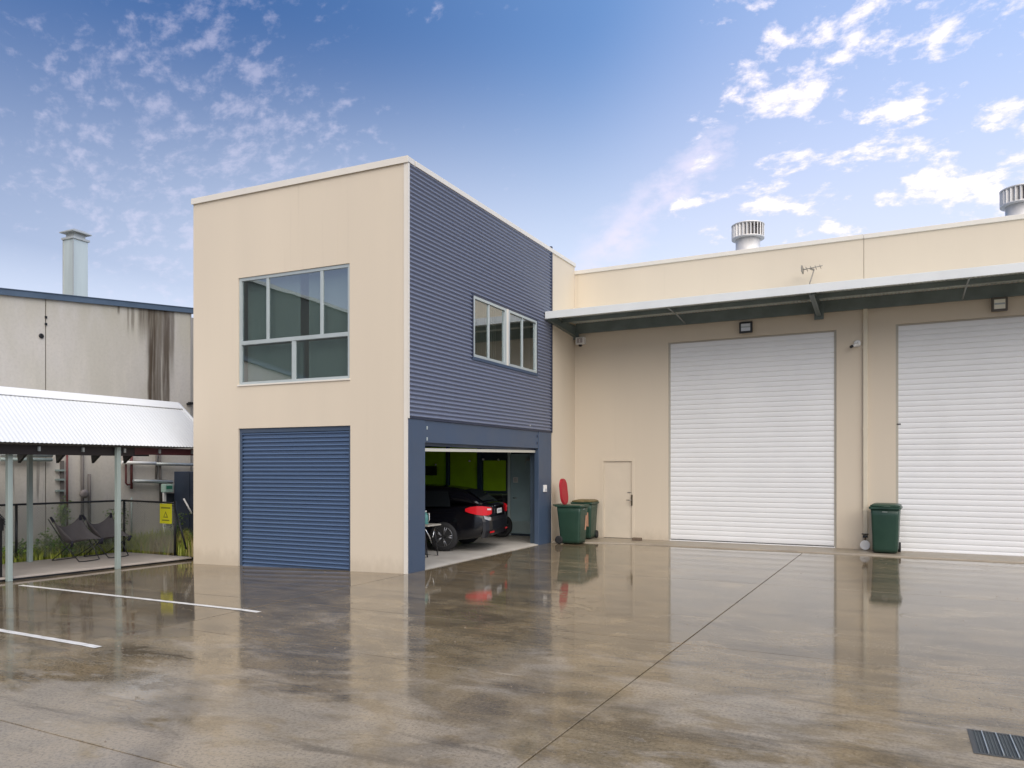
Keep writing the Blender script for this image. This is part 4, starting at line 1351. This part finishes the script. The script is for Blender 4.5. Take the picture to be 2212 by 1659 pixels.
for (ya, yb) in ((-14, -7.0), (-7.0, -0.79), (-0.765, 3.02)):
    m_ = MB()
    m_.prism([Vector((XN, ya, -0.2)), Vector((XN, yb, -0.2)), Vector((XN, yb, ntop(yb) + .02)), Vector((XN, ya, ntop(ya) + .02))], (-0.2, 0, 0), (0, 0, 0))
    m_.build('wall_panel', NEIGH, nb)
m_ = MB(); m_.box(XN - 0.19, XN - 0.02, -0.79, -0.765, -0.2, 5.4); m_.build('joint_filler', mat('joint_dark', (0.12, 0.11, 0.09), 0.8), nb)
m_ = MB()
m_.prism([Vector((0, -14, ntop(-14) + .0)), Vector((0, 3.16, ntop(3.16) + .0)), Vector((0, 3.16, ntop(3.16) + .125)), Vector((0, -14, ntop(-14) + .125))], (XN - 0.35, 0, 0), (XN + 0.06, 0, 0))
m_.prism([Vector((0, -14, ntop(-14) + .125)), Vector((0, 3.16, ntop(3.16) + .125)), Vector((0, 3.16, ntop(3.16) + .14)), Vector((0, -14, ntop(-14) + .14))], (XN - 0.36, 0, 0), (XN + 0.075, 0, 0))
m_.build('roof_edge', mat('blue_grey_barge', (0.085, 0.125, 0.18), 0.4, var=0.12, vscale=1.5), nb)
m_ = MB(); m_.quad((XN - 0.3, -14, ntop(-14) + .1), (XN - 0.3, 3.1, ntop(3.1) + .1), (XN - 20, 3.1, ntop(3.1) + .1), (XN - 20, -14, ntop(-14) + .1)); m_.build('roof', GALV, nb)
# recessed darker end wall next to the office block
m_ = MB(); m_.box(-20, XN - 0.01, 3.03, 3.2, -0.2, 5.8); m_.build('end_wall', CONC, nb)
m_ = MB(); m_.tube([(XN + .03, 3.0, 0.0), (XN + .03, 3.0, 5.9)], 0.012, 6); m_.build('cable', mat('grey_cable', (.25, .24, .23), .6), nb)
m_ = MB(); m_.box(XN, XN + .08, 2.93, 3.05, 3.50, 3.56); m_.box(XN, XN + .08, 2.88, 2.92, 3.48, 3.53); m_.build('cable_clip', BLACK, nb)
m_ = MB(); m_.lathe([(0.05, 0.002), (0.055, 0.02), (0.04, 0.03)], (XN, -0.88, 4.70), 16, 'x'); m_.build('vent_pipe', BLACK, nb)
for zz in (5.1, 4.95):
    m_ = MB(); m_.box(XN, XN + .02, -0.80, -0.755, zz, zz + 0.05); m_.build('fixing', BLACK, nb)

# flue on its roof
fl = MB()
FX, FY = -10.6, 0.93
ROT = Fr(FX, FY, 2)
fl.box(-0.19, 0.19, -0.19, 0.19, 5.5, 7.46, ROT)
flo = fl.build('flue', mat('pale_zinc', (0.58, 0.63, 0.60), 0.4, metal=0.35, var=0.12, vscale=3, streak=True), nb, bevel=0.006, label='square metal flue with a hooded cap')
m_ = MB(); m_.box(-0.222, 0.222, -0.222, 0.222, 7.46, 7.51, ROT); m_.build('collar', mat('zinc2', (0.45, 0.46, 0.44), .45, metal=.3), flo)
m_ = MB(); m_.box(-0.15, 0.15, -0.15, 0.15, 7.51, 7.65, ROT); m_.build('neck', mat('zinc2', (0.45, 0.46, 0.44)), flo)
m_ = MB()
q = [ROT(-0.255, -0.255, 7.63), ROT(0.255, -0.255, 7.63), ROT(0.255, 0.255, 7.63), ROT(-0.255, 0.255, 7.63)]
q2 = [ROT(-0.13, -0.13, 7.725), ROT(0.13, -0.13, 7.725), ROT(0.13, 0.13, 7.725), ROT(-0.13, 0.13, 7.725)]
q1 = [p + Vector((0, 0, 0.02)) for p in q]
loft(m_, [q, q1, q2], True, True, False)
m_.build('hood', mat('zinc2', (0.45, 0.46, 0.44)), flo)
m_ = MB()
for a in (-0.19, 0.19):
    m_.box(a - .012, a + .012, -0.202, -0.19, 5.5, 7.46, ROT)
m_.build('seam', mat('zinc2', (.45, .46, .44)), flo)

# pipes along the wall
def wpipe(name, pts, r, m, label=None):
    o_ = MB().tube(pts, r, 8).build(name, m, nb)
    if label: o_['label'] = label
    return o_


def NW(u_, w_, off=0.06):   # wall point seen at a given spot of the drawing
    d = CV + CR * ((u_ - 1106) / 1620.45)
    t_ = (XN + off - 7.508) / d.x
    return Vector((XN + off, -10.764 + d.y * t_, 1.85 + (1009.09 - w_) * t_ / 1620.45))


def line(u0, w0, u1, w1, off=0.06):
    return [NW(u0, w0, off), NW(u1, w1, off)]


wpipe('red_pipe', line(145, 975, 145, 1150), 0.022, REDP)
wpipe('red_pipe', [NW(272, 985), NW(272, 1043), NW(275, 1047), NW(284, 1047)], 0.022, REDP)
wpipe('red_pipe', line(284, 975, 284, 1056), 0.03, REDP)
wpipe('grey_pipe', line(284, 1074, 284, 1160), 0.02, GALVP)
wpipe('grey_pipe', line(178, 975, 178, 1160), 0.035, mat('brown_grey_pipe', (.14, .125, .115), .7, var=.2))
wpipe('grey_pipe', line(193, 1024, 193, 1150), 0.035, mat('brown_grey_pipe', (.14, .125, .115), .7, var=.2))
m_ = MB(); m_.lathe([(0.05, 0), (0.10, 0.03), (0.10, 0.07), (0.04, 0.09)], NW(179, 1067, 0.08), 16, 'x'); m_.build('pipe_valve', mat('valve_grey', (.22, .19, .18), .6), nb)
wpipe('white_pipe', line(262, 999, 336, 1001, 0.12), 0.04, WPL)
wpipe('galvanised_pipe', line(336, 1002, 425, 1004, 0.12), 0.04, GALV)
wpipe('galvanised_pipe', line(287, 1039, 372, 1041, 0.10), 0.045, GALV)
wpipe('grey_pipe', line(340, 965, 337, 1035), 0.028, mat('brown_grey_pipe', (.14, .125, .115)))
wpipe('grey_pipe', line(345, 965, 347, 1085), 0.03, mat('brown_grey_pipe', (.14, .125, .115)))
wpipe('galvanised_pipe', line(0, 981, 112, 983, 0.12), 0.05, GALV)
wpipe('galvanised_pipe', line(0, 992, 112, 993, 0.12), 0.04, GALVP)
# notched drain channel with weed on it
m_ = MB()
a_, b__ = NW(130, 995, 0.02), NW(137, 1130, 0.02)
m_.box(XN, XN + 0.05, a_.y, b__.y, b__.z, a_.z)
m_.build('drain_channel', mat('brown_grey_pipe', (.14, .125, .115)), nb)
for w_ in (1016, 1036, 1060):
    p0 = NW(125, w_, 0.03); m_ = MB(); m_.box(XN, XN + 0.09, p0.y - 0.05, p0.y + 0.12, p0.z - 0.02, p0.z + 0.02); m_.build('channel_clip', GALVP, nb)

# electrical board and dark cabinet at the far end
t = thing('meter_box', 'small green and white meter box on a frame beside the factory wall', 'meter box', NW(366, 1150, 0.15))
a_, b__ = NW(357, 1046, 0.30), NW(374, 1063, 0.30)
m_ = MB(); m_.box(a_.x - 0.16, a_.x, a_.y, b__.y, b__.z, a_.z); m_.build('case', mat('pale_green_box', (0.42, 0.58, 0.50), 0.5), t, bevel=0.008)
m_ = MB(); m_.box(a_.x, a_.x + .004, a_.y + .03, b__.y - .03, (a_.z + b__.z) / 2 - .02, a_.z - .04); m_.build('panel', mat('green_label', (0.04, 0.22, 0.14), 0.5), t)
a2, b2 = NW(354, 1064, 0.25), NW(359, 1110, 0.25)
m_ = MB(); m_.box(a2.x - .05, a2.x, a2.y, b2.y, -0.1, a2.z); m_.build('post', WPL, t)
a3, b3 = NW(359, 1066, 0.22), NW(377, 1094, 0.22)
m_ = MB(); m_.box(a3.x - .10, a3.x, a3.y, b3.y, b3.z, a3.z); m_.build('lower_case', mat('dark_slate', (0.03, 0.036, 0.045), 0.5), t)
t = thing('lamp_bracket', 'white bent pipe bracket with dark lamp beside the meter box', 'lamp bracket', NW(381, 1150, 0.3))
pp = [NW(382, 1180, .3), NW(382, 1044, .3)]
m_ = MB(); m_.tube(pp, 0.022, 8); m_.build('post', WPL, t)
m_ = MB(); m_.tube([NW(382, 1056, .3), NW(385, 1059, .3), NW(404, 1059, .3), NW(405, 1052, .3)], 0.03, 8); m_.build('arm', WPL, t)
a_, b__ = NW(386, 1044, .3), NW(402, 1055, .3)
m_ = MB(); m_.box(a_.x - .1, a_.x + .05, a_.y, b__.y, b__.z, a_.z); m_.build('lamp', BLACK, t, bevel=0.01)
t = thing('steel_cabinet', 'dark navy steel cabinet standing behind the fence beside the office block', 'cabinet', (-8.3, 2.6, -0.1))
m_ = MB(); m_.box(-8.75, -7.55, 2.30, 2.75, -0.1, 1.74); m_.build('carcass', mat('dark_navy_steel', (0.034, 0.046, 0.075), 0.45, var=0.25, vscale=2), t, bevel=0.01)
for (xa, xb) in ((-8.72, -8.17), (-8.14, -7.58)):
    m_ = MB(); m_.box(xa, xb, 2.285, 2.298, 0.02, 1.70); m_.build('cabinet_door', mat('dark_navy_steel', (0.034, 0.046, 0.075)), t)
m_ = MB(); m_.tube([(-8.27, 2.2, 1.06), (-7.98, 2.2, 0.70)], 0.022, 6); m_.build('stay_bar', WPL, t)

# ------------------------------------------------------------ shelter
sh_t = thing('shelter', 'open shelter with white corrugated roof on grey steel posts', 'shelter', (-6.6, -2, -0.1))
EX, RX, BX = -5.60, -6.75, -8.05
EZ, RZ = 2.27, 3.265
RY1, EY1, RY0 = 0.80, 0.90, -9.0


def corr_roof(name, x0, z0, x1, z1, ya, yb0, yb1, m):
    """slope from eave (x0,z0) to ridge (x1,z1); end trimmed from yb0 at the eave to yb1 at the ridge"""
    p = MB()
    P = 0.0762; n = int((max(yb0, yb1) - ya) / (P / 6))
    for k in range(n):
        y_a, y_b = ya + (P / 6) * k, ya + (P / 6) * (k + 1)
        ha, hb = 0.0042 * math.cos(2 * math.pi * y_a / P), 0.0042 * math.cos(2 * math.pi * y_b / P)

        def top(y):
            if y <= yb1: return 1.0
            return max(0.0, 1 - (y - yb1) / (yb0 - yb1))
        ta, tb_ = top(y_a), top(y_b)
        p.smooth.add(len(p.f))
        p.quad((x0, y_a, z0 + ha), (x0, y_b, z0 + hb), (x0 + (x1 - x0) * tb_, y_b, z0 + (z1 - z0) * tb_ + hb), (x0 + (x1 - x0) * ta, y_a, z0 + (z1 - z0) * ta + ha))
    return p.build(name, m, sh_t, weld=True)


rf = corr_roof('roof_sheet', EX, EZ, RX, RZ, RY0, EY1, RY1, WROOF)
corr_roof('roof_sheet', BX, EZ, RX, RZ, RY0, EY1, RY1, WROOF)
m_ = MB(); m_.quad((EX, EY1 - .02, EZ), (BX, EY1 - .02, EZ), (RX, RY1 - .02, RZ)); m_.build('gable_sheet', WROOF, sh_t)
m_ = MB()
m_.prism([Vector((RX - .17, RY0, RZ - .115)), Vector((RX, RY0, RZ + .035)), Vector((RX + .17, RY0, RZ - .115)), Vector((RX + .17, RY0, RZ - .125)), Vector((RX, RY0, RZ + .02)), Vector((RX - .17, RY0, RZ - .125))], (0, 0, 0), (0, RY1 - RY0, 0)); m_.build('ridge_cap', mat('ridge_white', (0.74, 0.745, 0.74), 0.55), sh_t)
m_ = MB(); m_.tube([(RX, RY1, RZ + .0), (EX, EY1, EZ + .012)], 0.035, 8); m_.tube([(RX, RY1, RZ), (BX, EY1, EZ + .012)], 0.035, 8); m_.build('barge_cap', WROOF, sh_t)
m_ = MB(); m_.box(-5.93, -5.84, RY0, -0.95, 2.07, 2.235); m_.build('beam', mat('black_brown_beam', (0.020, 0.014, 0.015), 0.6, var=.3), sh_t)
m_ = MB(); m_.box(-5.93, -5.84, -0.945, 0.85, 2.10, 2.235); m_.build('beam', REDB, sh_t)
m_ = MB(); m_.box(-7.87, -7.78, RY0, 0.85, 2.10, 2.24); m_.build('beam', mat('black_brown_beam', (0.020, 0.014, 0.015)), sh_t)
# added dark sheet that stands in for the shade under the eave
m_ = MB(); m_.quad((EX - .06, RY0, EZ + .02), (EX - .06, .85, EZ + .02), (BX + .06, .85, EZ + .02), (BX + .06, RY0, EZ + .02)); m_.build('eave_shade_sheet', mat('eave_shade_dark', (0.10, 0.09, 0.085), .7), sh_t)
for yy in (-5.0, -3.6, -2.33, -1.6, -0.86, -0.14):
    m_ = MB(); m_.prism([Vector((-7.33, yy, 2.12)), Vector((-7.03, yy, 2.12)), Vector((-7.30, yy, 1.93))], (0, 0, 0), (0, 0.05, 0)); m_.build('knee_brace', BLACK, sh_t)
for yy in (-3.6, -2.82, -2.02, -1.18, -0.40, 0.4):
    m_ = MB(); m_.box(-5.838, -5.80, yy - .02, yy + .02, 2.13, 2.21); m_.build('cleat', GALV, sh_t)
for (xx, yy, zb, w_) in ((-5.99, -3.22, -0.107, 0.041), (-5.795, -1.34, -0.105, 0.041), (-7.83, -1.80, -0.04, 0.041), (-6.1, -5.2, -0.107, .041), (-7.83, -3.8, -.04, .041)):
    m_ = MB(); m_.box(xx - w_, xx + w_, yy - w_, yy + w_, zb, 2.24)
    po = m_.build('post', GALVP, sh_t, bevel=0.006)

# deck
dk = MB()
P = [Vector((-5.66, 0.25, 0)), Vector((-6.03, -3.15, 0)), Vector((-6.62, -8.5, 0)), Vector((-8.5, -8.5, 0)), Vector((-7.84, 0.22, 0))]
dk.prism(list(reversed(P)), (0, 0, -0.075), (0, 0, -0.04))
deck = dk.build('deck', mat('deck_concrete', (0.40, 0.355, 0.315), 0.7, var=0.14, vscale=2, dirt=((0.28, .24, .2), .5)), bevel=0.006)
tag(deck, 'low pale concrete deck under the shelter roof', 'deck')
m_ = MB(); Q = [Vector((-5.70, 0.2, 0)), Vector((-6.07, -3.15, 0)), Vector((-6.67, -8.4, 0)), Vector((-8.4, -8.4, 0)), Vector((-7.8, 0.18, 0))]
m_.prism(list(reversed(Q)), (0, 0, -0.2), (0, 0, -0.076)); m_.build('deck_gap_shade', BLACK, deck)  # set back black block stands in for the shade in the gap below


# butterfly chairs
FAB = mat('charcoal_canvas', (0.105, 0.095, 0.098), 0.85, var=0.15, vscale=14)
FAB2 = mat('navy_canvas', (0.014, 0.014, 0.026), 0.8, var=0.15, vscale=14)


def butterfly(label, loc, rz):
    t = thing('butterfly_chair', label, 'chair', loc, rz, 'butterfly chairs on the deck')
    # local: front towards -y
    BL, BR_ = Vector((-0.34, 0.26, 0.88)), Vector((0.34, 0.26, 0.88))
    FL_, FR_ = Vector((-0.35, -0.33, 0.41)), Vector((0.35, -0.33, 0.41))

    def sling(a, b):            # a across, b front to back
        top = BL.lerp(BR_, a); bot = FL_.lerp(FR_, a)
        p = bot.lerp(top, b)
        ca = 1 - abs(2 * a - 1) ** 2.2
        p.z += ca * (0.02 * (1 - b) - 0.20 * b) - 0.20 * math.sin(math.pi * b) * (0.25 + 0.75 * ca)
        p.y += ca * (0.16 * (1 - b) + 0.13 * math.sin(math.pi * b) + 0.05 * b)
        p.x *= 1 - 0.20 * math.sin(math.pi * b) * (1 - 0.4 * b)
        return p
    m_ = MB(); m_.grid(sling, 16, 16)
    s = m_.build('sling', FAB, t, local=True)
    so = s.modifiers.new('thick', 'SOLIDIFY'); so.thickness = 0.008; so.offset = 1
    for (P_, sx, up) in ((BL, -1, 1), (BR_, 1, 1), (FL_, -1, 0), (FR_, 1, 0)):
        m_ = MB(); m_.tube([P_ + Vector((0, 0, 0.012)), P_ + Vector((-sx * 0.03, -0.05 if up else 0.06, -0.09))], [0.022, 0.03], 8); m_.build('pocket', FAB2, s, local=True)
    for sx in (-1, 1):
        m_ = MB(); m_.tube([(sx * 0.36, 0.30, 0.85), (sx * 0.30, -0.05, 0.36), (sx * 0.24, -0.37, 0.02)], 0.0095, 8); m_.build('leg', BLACK, t, local=True)
        m_ = MB(); m_.tube([(sx * 0.34, -0.30, 0.43), (sx * 0.30, -0.05, 0.24), (sx * 0.26, 0.32, 0.02)], 0.0095, 8); m_.build('leg', BLACK, t, local=True)
    m_ = MB(); m_.tube([(-0.24, -0.37, 0.02), (-0.15, -0.395, 0.01), (0.15, -0.395, 0.01), (0.24, -0.37, 0.02)], 0.0095, 8); m_.build('foot_bar', BLACK, t, local=True)
    m_ = MB(); m_.tube([(-0.26, 0.32, 0.02), (-0.15, 0.345, 0.01), (0.15, 0.345, 0.01), (0.26, 0.32, 0.02)], 0.0095, 8); m_.build('foot_bar', BLACK, t, local=True)
    return t


ch = butterfly('charcoal butterfly chair, the left one of the pair on the deck', (-7.28, -1.22, -0.04), R(98))
c2 = copy_tree(ch)
c2.location = (-7.34, -0.52, -0.04); c2.rotation_euler = (0, 0, R(95))
c2['label'] = 'charcoal butterfly chair next to the steel post, the right one of the pair'

# chain link fence round the back of the deck
fn = thing('chain_link_fence', 'black railed chain link fence behind the deck and chairs', 'fence', (-7.5, -1, -0.02))
FX0, FY1, FT = -7.55, 0.33, 1.10
CORN = Vector((-7.93, FY1, 0)); ENDP = Vector((-6.27, FY1, 0)); STRT = Vector((-8.75, -8.0, 0))
m_ = MB(); m_.tube([STRT + Vector((0, 0, FT)), CORN + Vector((0, 0, FT))], 0.021, 8); m_.build('rail', BLACK, fn)
m_ = MB(); m_.tube([CORN + Vector((0, 0, FT)), ENDP + Vector((0, 0, FT - .02))], 0.021, 8); m_.build('rail', BLACK, fn)
for P_ in (CORN, ENDP, STRT.lerp(CORN, 0.26), STRT.lerp(CORN, 0.735), STRT.lerp(CORN, 0.5)):
    m_ = MB(); m_.tube([P_ + Vector((0, 0, -0.1)), P_ + Vector((0, 0, FT + .02))], 0.026, 8); m_.build('post', BLACK, fn)
m_ = MB(); m_.tube([ENDP + Vector((0, 0, 0.98)), ENDP + Vector((0.33, 0.02, 0.1))], 0.02, 8); m_.build('brace', BLACK, fn)
WIRE = mat('dull_wire', (0.42, 0.43, 0.40), 0.5, metal=0.4)


def netting(A, B, h):
    m_ = MB(); L = (B - A).length; d = (B - A).normalized(); p = 0.055
    k = -h
    while k < L:
        for sgn in (1, -1):
            # wire rising along +d or -d
            a0, a1 = (k, k + h) if sgn == 1 else (k + h, k)
            z0, z1 = 0.0, h
            t0, t1 = 0.0, 1.0
            def cl(a, b, lo, hi):
                return None
            s0, s1 = a0, a1
            # clip to 0..L
            ta, tb_ = 0.0, 1.0
            if s1 != s0:
                for lim, side in ((0, 1), (L, -1)):
                    f0, f1 = (s0 - lim) * side, (s1 - lim) * side
                    if f0 < 0 and f1 < 0: ta, tb_ = 1, 0
                    elif f0 < 0: ta = max(ta, f0 / (f0 - f1))
                    elif f1 < 0: tb_ = min(tb_, f0 / (f0 - f1))
            if tb_ - ta > 0.01:
                q0 = A + d * (s0 + (s1 - s0) * ta) + Vector((0, 0, h * ta)); q1 = A + d * (s0 + (s1 - s0) * tb_) + Vector((0, 0, h * tb_))
                m_.tube([q0, q1], 0.0034, 3, cap=False)
        k += p
    o_ = m_.build('netting', WIRE, fn); o_['kind'] = 'stuff'


netting(STRT.lerp(CORN, 0.3), CORN, FT)
netting(CORN, ENDP, FT - .02)
a_, b__ = 348.6, 379
sg = thing('warning_sign', 'yellow warning sign fixed to the fence rail', 'sign', (-6.400, 0.0, 0.9))
m_ = MB(); m_.box(-6.695, -6.315, FY1 - 0.045, FY1 - 0.038, 0.63, 1.06); m_.build('plate', mat('sign_yellow', (0.62, 0.60, 0.02), 0.45, var=0.06), sg, bevel=0.002)
m_ = MB(); m_.prism([Vector((-6.580, 0, 0.76)), Vector((-6.430, 0, 0.76)), Vector((-6.505, 0, 0.90))], (0, FY1 - .047, 0), (0, FY1 - .0455, 0)); m_.build('triangle', mat('sign_olive', (0.17, 0.17, 0.02), .5), sg)
m_ = MB(); m_.prism([Vector((-6.545, 0, 0.78)), Vector((-6.465, 0, 0.78)), Vector((-6.505, 0, 0.86))], (0, FY1 - .0485, 0), (0, FY1 - .0475, 0)); m_.build('emblem', mat('sign_yellow', (.62, .6, .02)), sg)
m_ = MB(); m_.box(-6.620, -6.390, FY1 - .0468, FY1 - .0455, 0.69, 0.715); m_.build('print', mat('sign_olive', (.17, .17, .02)), sg)
m_ = MB(); m_.box(-6.650, -6.360, FY1 - .0468, FY1 - .0455, 0.955, 0.985); m_.build('print', mat('sign_olive', (.17, .17, .02)), sg)

# black steel post with hinge at the left edge, bent black hose behind it
t = thing('gate_post', 'black steel gate post with hinge bracket at the left edge of the deck', 'gate post', (-6.16, -3.29, -0.11))
m_ = MB(); m_.box(-6.20, -6.125, -3.33, -3.255, -0.11, 0.98); m_.build('post', BLACK, t, bevel=0.004)
for zz in (0.80, 0.90):
    m_ = MB(); m_.box(-6.40, -6.201, -3.31, -3.27, zz, zz + 0.045); m_.build('hinge', BLACK, t)
m_ = MB(); m_.box(-6.22, -6.105, -3.345, -3.24, 0.76, 0.965); m_.build('bracket', BLACK, t, bevel=0.006)
m_ = MB(); m_.tube([(-8.22, -2.2, 0.95), (-8.20, -2.08, 0.80), (-8.20, -2.0, 0.55), (-8.19, -1.98, 0.2), (-8.19, -1.98, -0.08)], 0.028, 8)
o = m_.build('hose', RUBBER); tag(o, 'bent black hose standing behind the fence at left', 'hose')

# ------------------------------------------------------------ weeds behind the fence
m_ = MB(); m_.quad((-9.0, -9, -0.07), (-7.85, -9, -0.07), (-7.85, 0.27, -0.07), (-9.0, 0.27, -0.07)); m_.quad((-9.0, 0.27, -0.07), (-5.06, 0.27, -0.07), (-5.06, 3.0, -0.07), (-9.0, 3.0, -0.07))
o = m_.build('garden_bed', mat('weedy_soil', (0.06, 0.055, 0.03), 0.95, var=.4, vscale=3)); o['kind'] = 'structure'


def leaf_mat(name, a, b_):
    m = bpy.data.materials.new(name); m.use_nodes = True
    T = NT(m.node_tree); b = m.node_tree.nodes['Principled BSDF']
    gi = T.n('ShaderNodeNewGeometry')
    c = T.mix(gi.outputs['Random Per Island'], a, b_)
    T.l(c, b.inputs['Base Color']); b.inputs['Roughness'].default_value = 0.6
    b.inputs['Subsurface Weight'].default_value = 0.0
    return m


GRASS = leaf_mat('grass_blades', (0.18, 0.25, 0.03), (0.50, 0.52, 0.08))
STRAW = leaf_mat('dry_grass', (0.46, 0.34, 0.15), (0.32, 0.29, 0.11))
LEAF = leaf_mat('weed_leaf', (0.07, 0.15, 0.025), (0.22, 0.32, 0.06))


def blades(m_, x, y, z0, h, n, spread):
    for _ in range(n):
        a = rnd.uniform(0, 6.28); r_ = rnd.uniform(0, spread); bx, by = x + r_ * math.cos(a), y + r_ * math.sin(a)
        hh = h * rnd.uniform(0.5, 1.15); ln = rnd.uniform(0.1, 0.55) * hh; a2 = rnd.uniform(0, 6.28)
        w_ = rnd.uniform(0.004, 0.011); px, py = -math.sin(a2) * w_, math.cos(a2) * w_
        mx, my = bx + math.cos(a2) * ln * .35, by + math.sin(a2) * ln * .35
        tx, ty = bx + math.cos(a2) * ln, by + math.sin(a2) * ln
        i = len(m_.v)
        m_.v += [Vector((bx - px, by - py, z0)), Vector((bx + px, by + py, z0)), Vector((mx + px, my + py, z0 + hh * .6)), Vector((mx - px, my - py, z0 + hh * .6)), Vector((tx, ty, z0 + hh))]
        m_.f += [(i, i + 1, i + 2, i + 3), (i + 3, i + 2, i + 4)]


gm, sm_ = MB(), MB()
for _ in range(230):
    y = rnd.uniform(-4.0, 0.3); x = rnd.uniform(-8.85, -8.02)
    blades(gm, x, y, -0.08, rnd.uniform(0.14, 0.34), 18, 0.14)
for _ in range(330):
    x = rnd.uniform(-8.8, -5.3); y = rnd.uniform(0.45, 2.2)
    dry_ = math.exp(-((x + 6.95) / 0.5) ** 2)
    if rnd.random() < dry_: blades(sm_, x, y, -0.08, rnd.uniform(0.25, 0.5), 24, 0.16)
    else: blades(gm, x, y, -0.08, rnd.uniform(0.2, 0.46), 20, 0.16)
o = gm.build('grass', GRASS); o['kind'] = 'stuff'
o = sm_.build('dry_grass', STRAW); o['kind'] = 'stuff'


def weed(label, x, y, z0, h, w_, n, group=None, ls=0.05, cat='plant'):
    t = thing('weed_plant', label, cat, (x, y, z0), 0, group)
    m_ = MB()
    lf = MB()
    for k in range(max(3, n // 40)):
        a = rnd.uniform(0, 6.28); r_ = rnd.uniform(0.1, 1) * w_
        tip = Vector((x + r_ * math.cos(a), y + r_ * math.sin(a), z0 + h * rnd.uniform(.6, 1)))
        b0 = Vector((x + rnd.uniform(-.05, .05), y + rnd.uniform(-.05, .05), z0)); mid_ = b0.lerp(tip, .5) + Vector((0, 0, h * .12))
        m_.tube([b0, mid_, tip], [0.008, 0.006, 0.003], 5)
        for q in range(40):
            tt = rnd.uniform(.15, 1)
            p = b0.lerp(mid_, tt * 2) if tt < .5 else mid_.lerp(tip, tt * 2 - 1)
            p = p + Vector((rnd.gauss(0, 1), rnd.gauss(0, 1), rnd.gauss(0, .7))) * ls
            d = Vector((rnd.gauss(0, 1), rnd.gauss(0, 1), rnd.gauss(.2, .6))).normalized(); s_ = d.cross(Vector((rnd.gauss(0, 1), rnd.gauss(0, 1), rnd.gauss(0, 1)))).normalized()
            L = ls * rnd.uniform(.6, 1.3)
            lf.quad(p, p + d * L * .5 + s_ * L * .28, p + d * L, p + d * L * .5 - s_ * L * .28)
    m_.build('stem', mat('weed_stem', (.06, .07, .03), .8), t)
    lf.build('foliage', LEAF, t)
    return t


weed('bright green weed clump behind the left butterfly chair', -8.3, -1.2, -.08, 0.55, .3, 320, ls=.07)
weed('green weed clump behind the right butterfly chair', -8.35, -0.4, -.08, 0.5, .3, 280, ls=.07)
p0 = NW(137, 1150, .2)
weed('climbing weed growing up the drain channel on the factory wall', p0.x, p0.y, -.08, 1.35, .12, 360, ls=.06)
weed('leafy weed beside the steel post behind the chain link fence', -8.45, 0.45, -.08, 0.95, .4, 360, ls=.07)
weed('tall weed in the bed behind the yellow warning sign', -7.2, 1.1, -.08, 1.0, .25, 320, ls=.05)
weed('low broad weed at the far left of the fence', -8.35, -2.3, -.08, 0.45, .3, 240, ls=.08)

weed('low yellow green weed between the two rear posts of the fence', -8.2, -1.7, -.08, 0.42, .3, 280, ls=.08)
weed('spreading weed against the fence below the valve', -8.15, -0.9, -.08, 0.40, .3, 280, ls=.08)
weed('bushy weed at the corner of the fence', -8.3, 0.1, -.08, 0.6, .35, 320, ls=.075)
weed('bushy weed in front of the navy cabinet', -6.4, 1.3, -.08, 0.62, .35, 300, ls=.065)

# ------------------------------------------------------------ building across the lane, out of view but mirrored in the glass
op = thing('opposite_building', 'tall dark grey shed across the lane, seen only mirrored in the front window', 'building', (-24, -38, 0))
m_ = MB(); m_.box(-34, -22, -75, -9, -0.7, 12.0); m_.build('wall', mat('dark_cladding', (0.050, 0.066, 0.076), 0.7, var=.15, vscale=.4, streak=True), op)
m_ = MB(); m_.box(-34.1, -21.9, -75.1, -8.9, 12.0, 12.2); m_.build('roof', GALV, op)
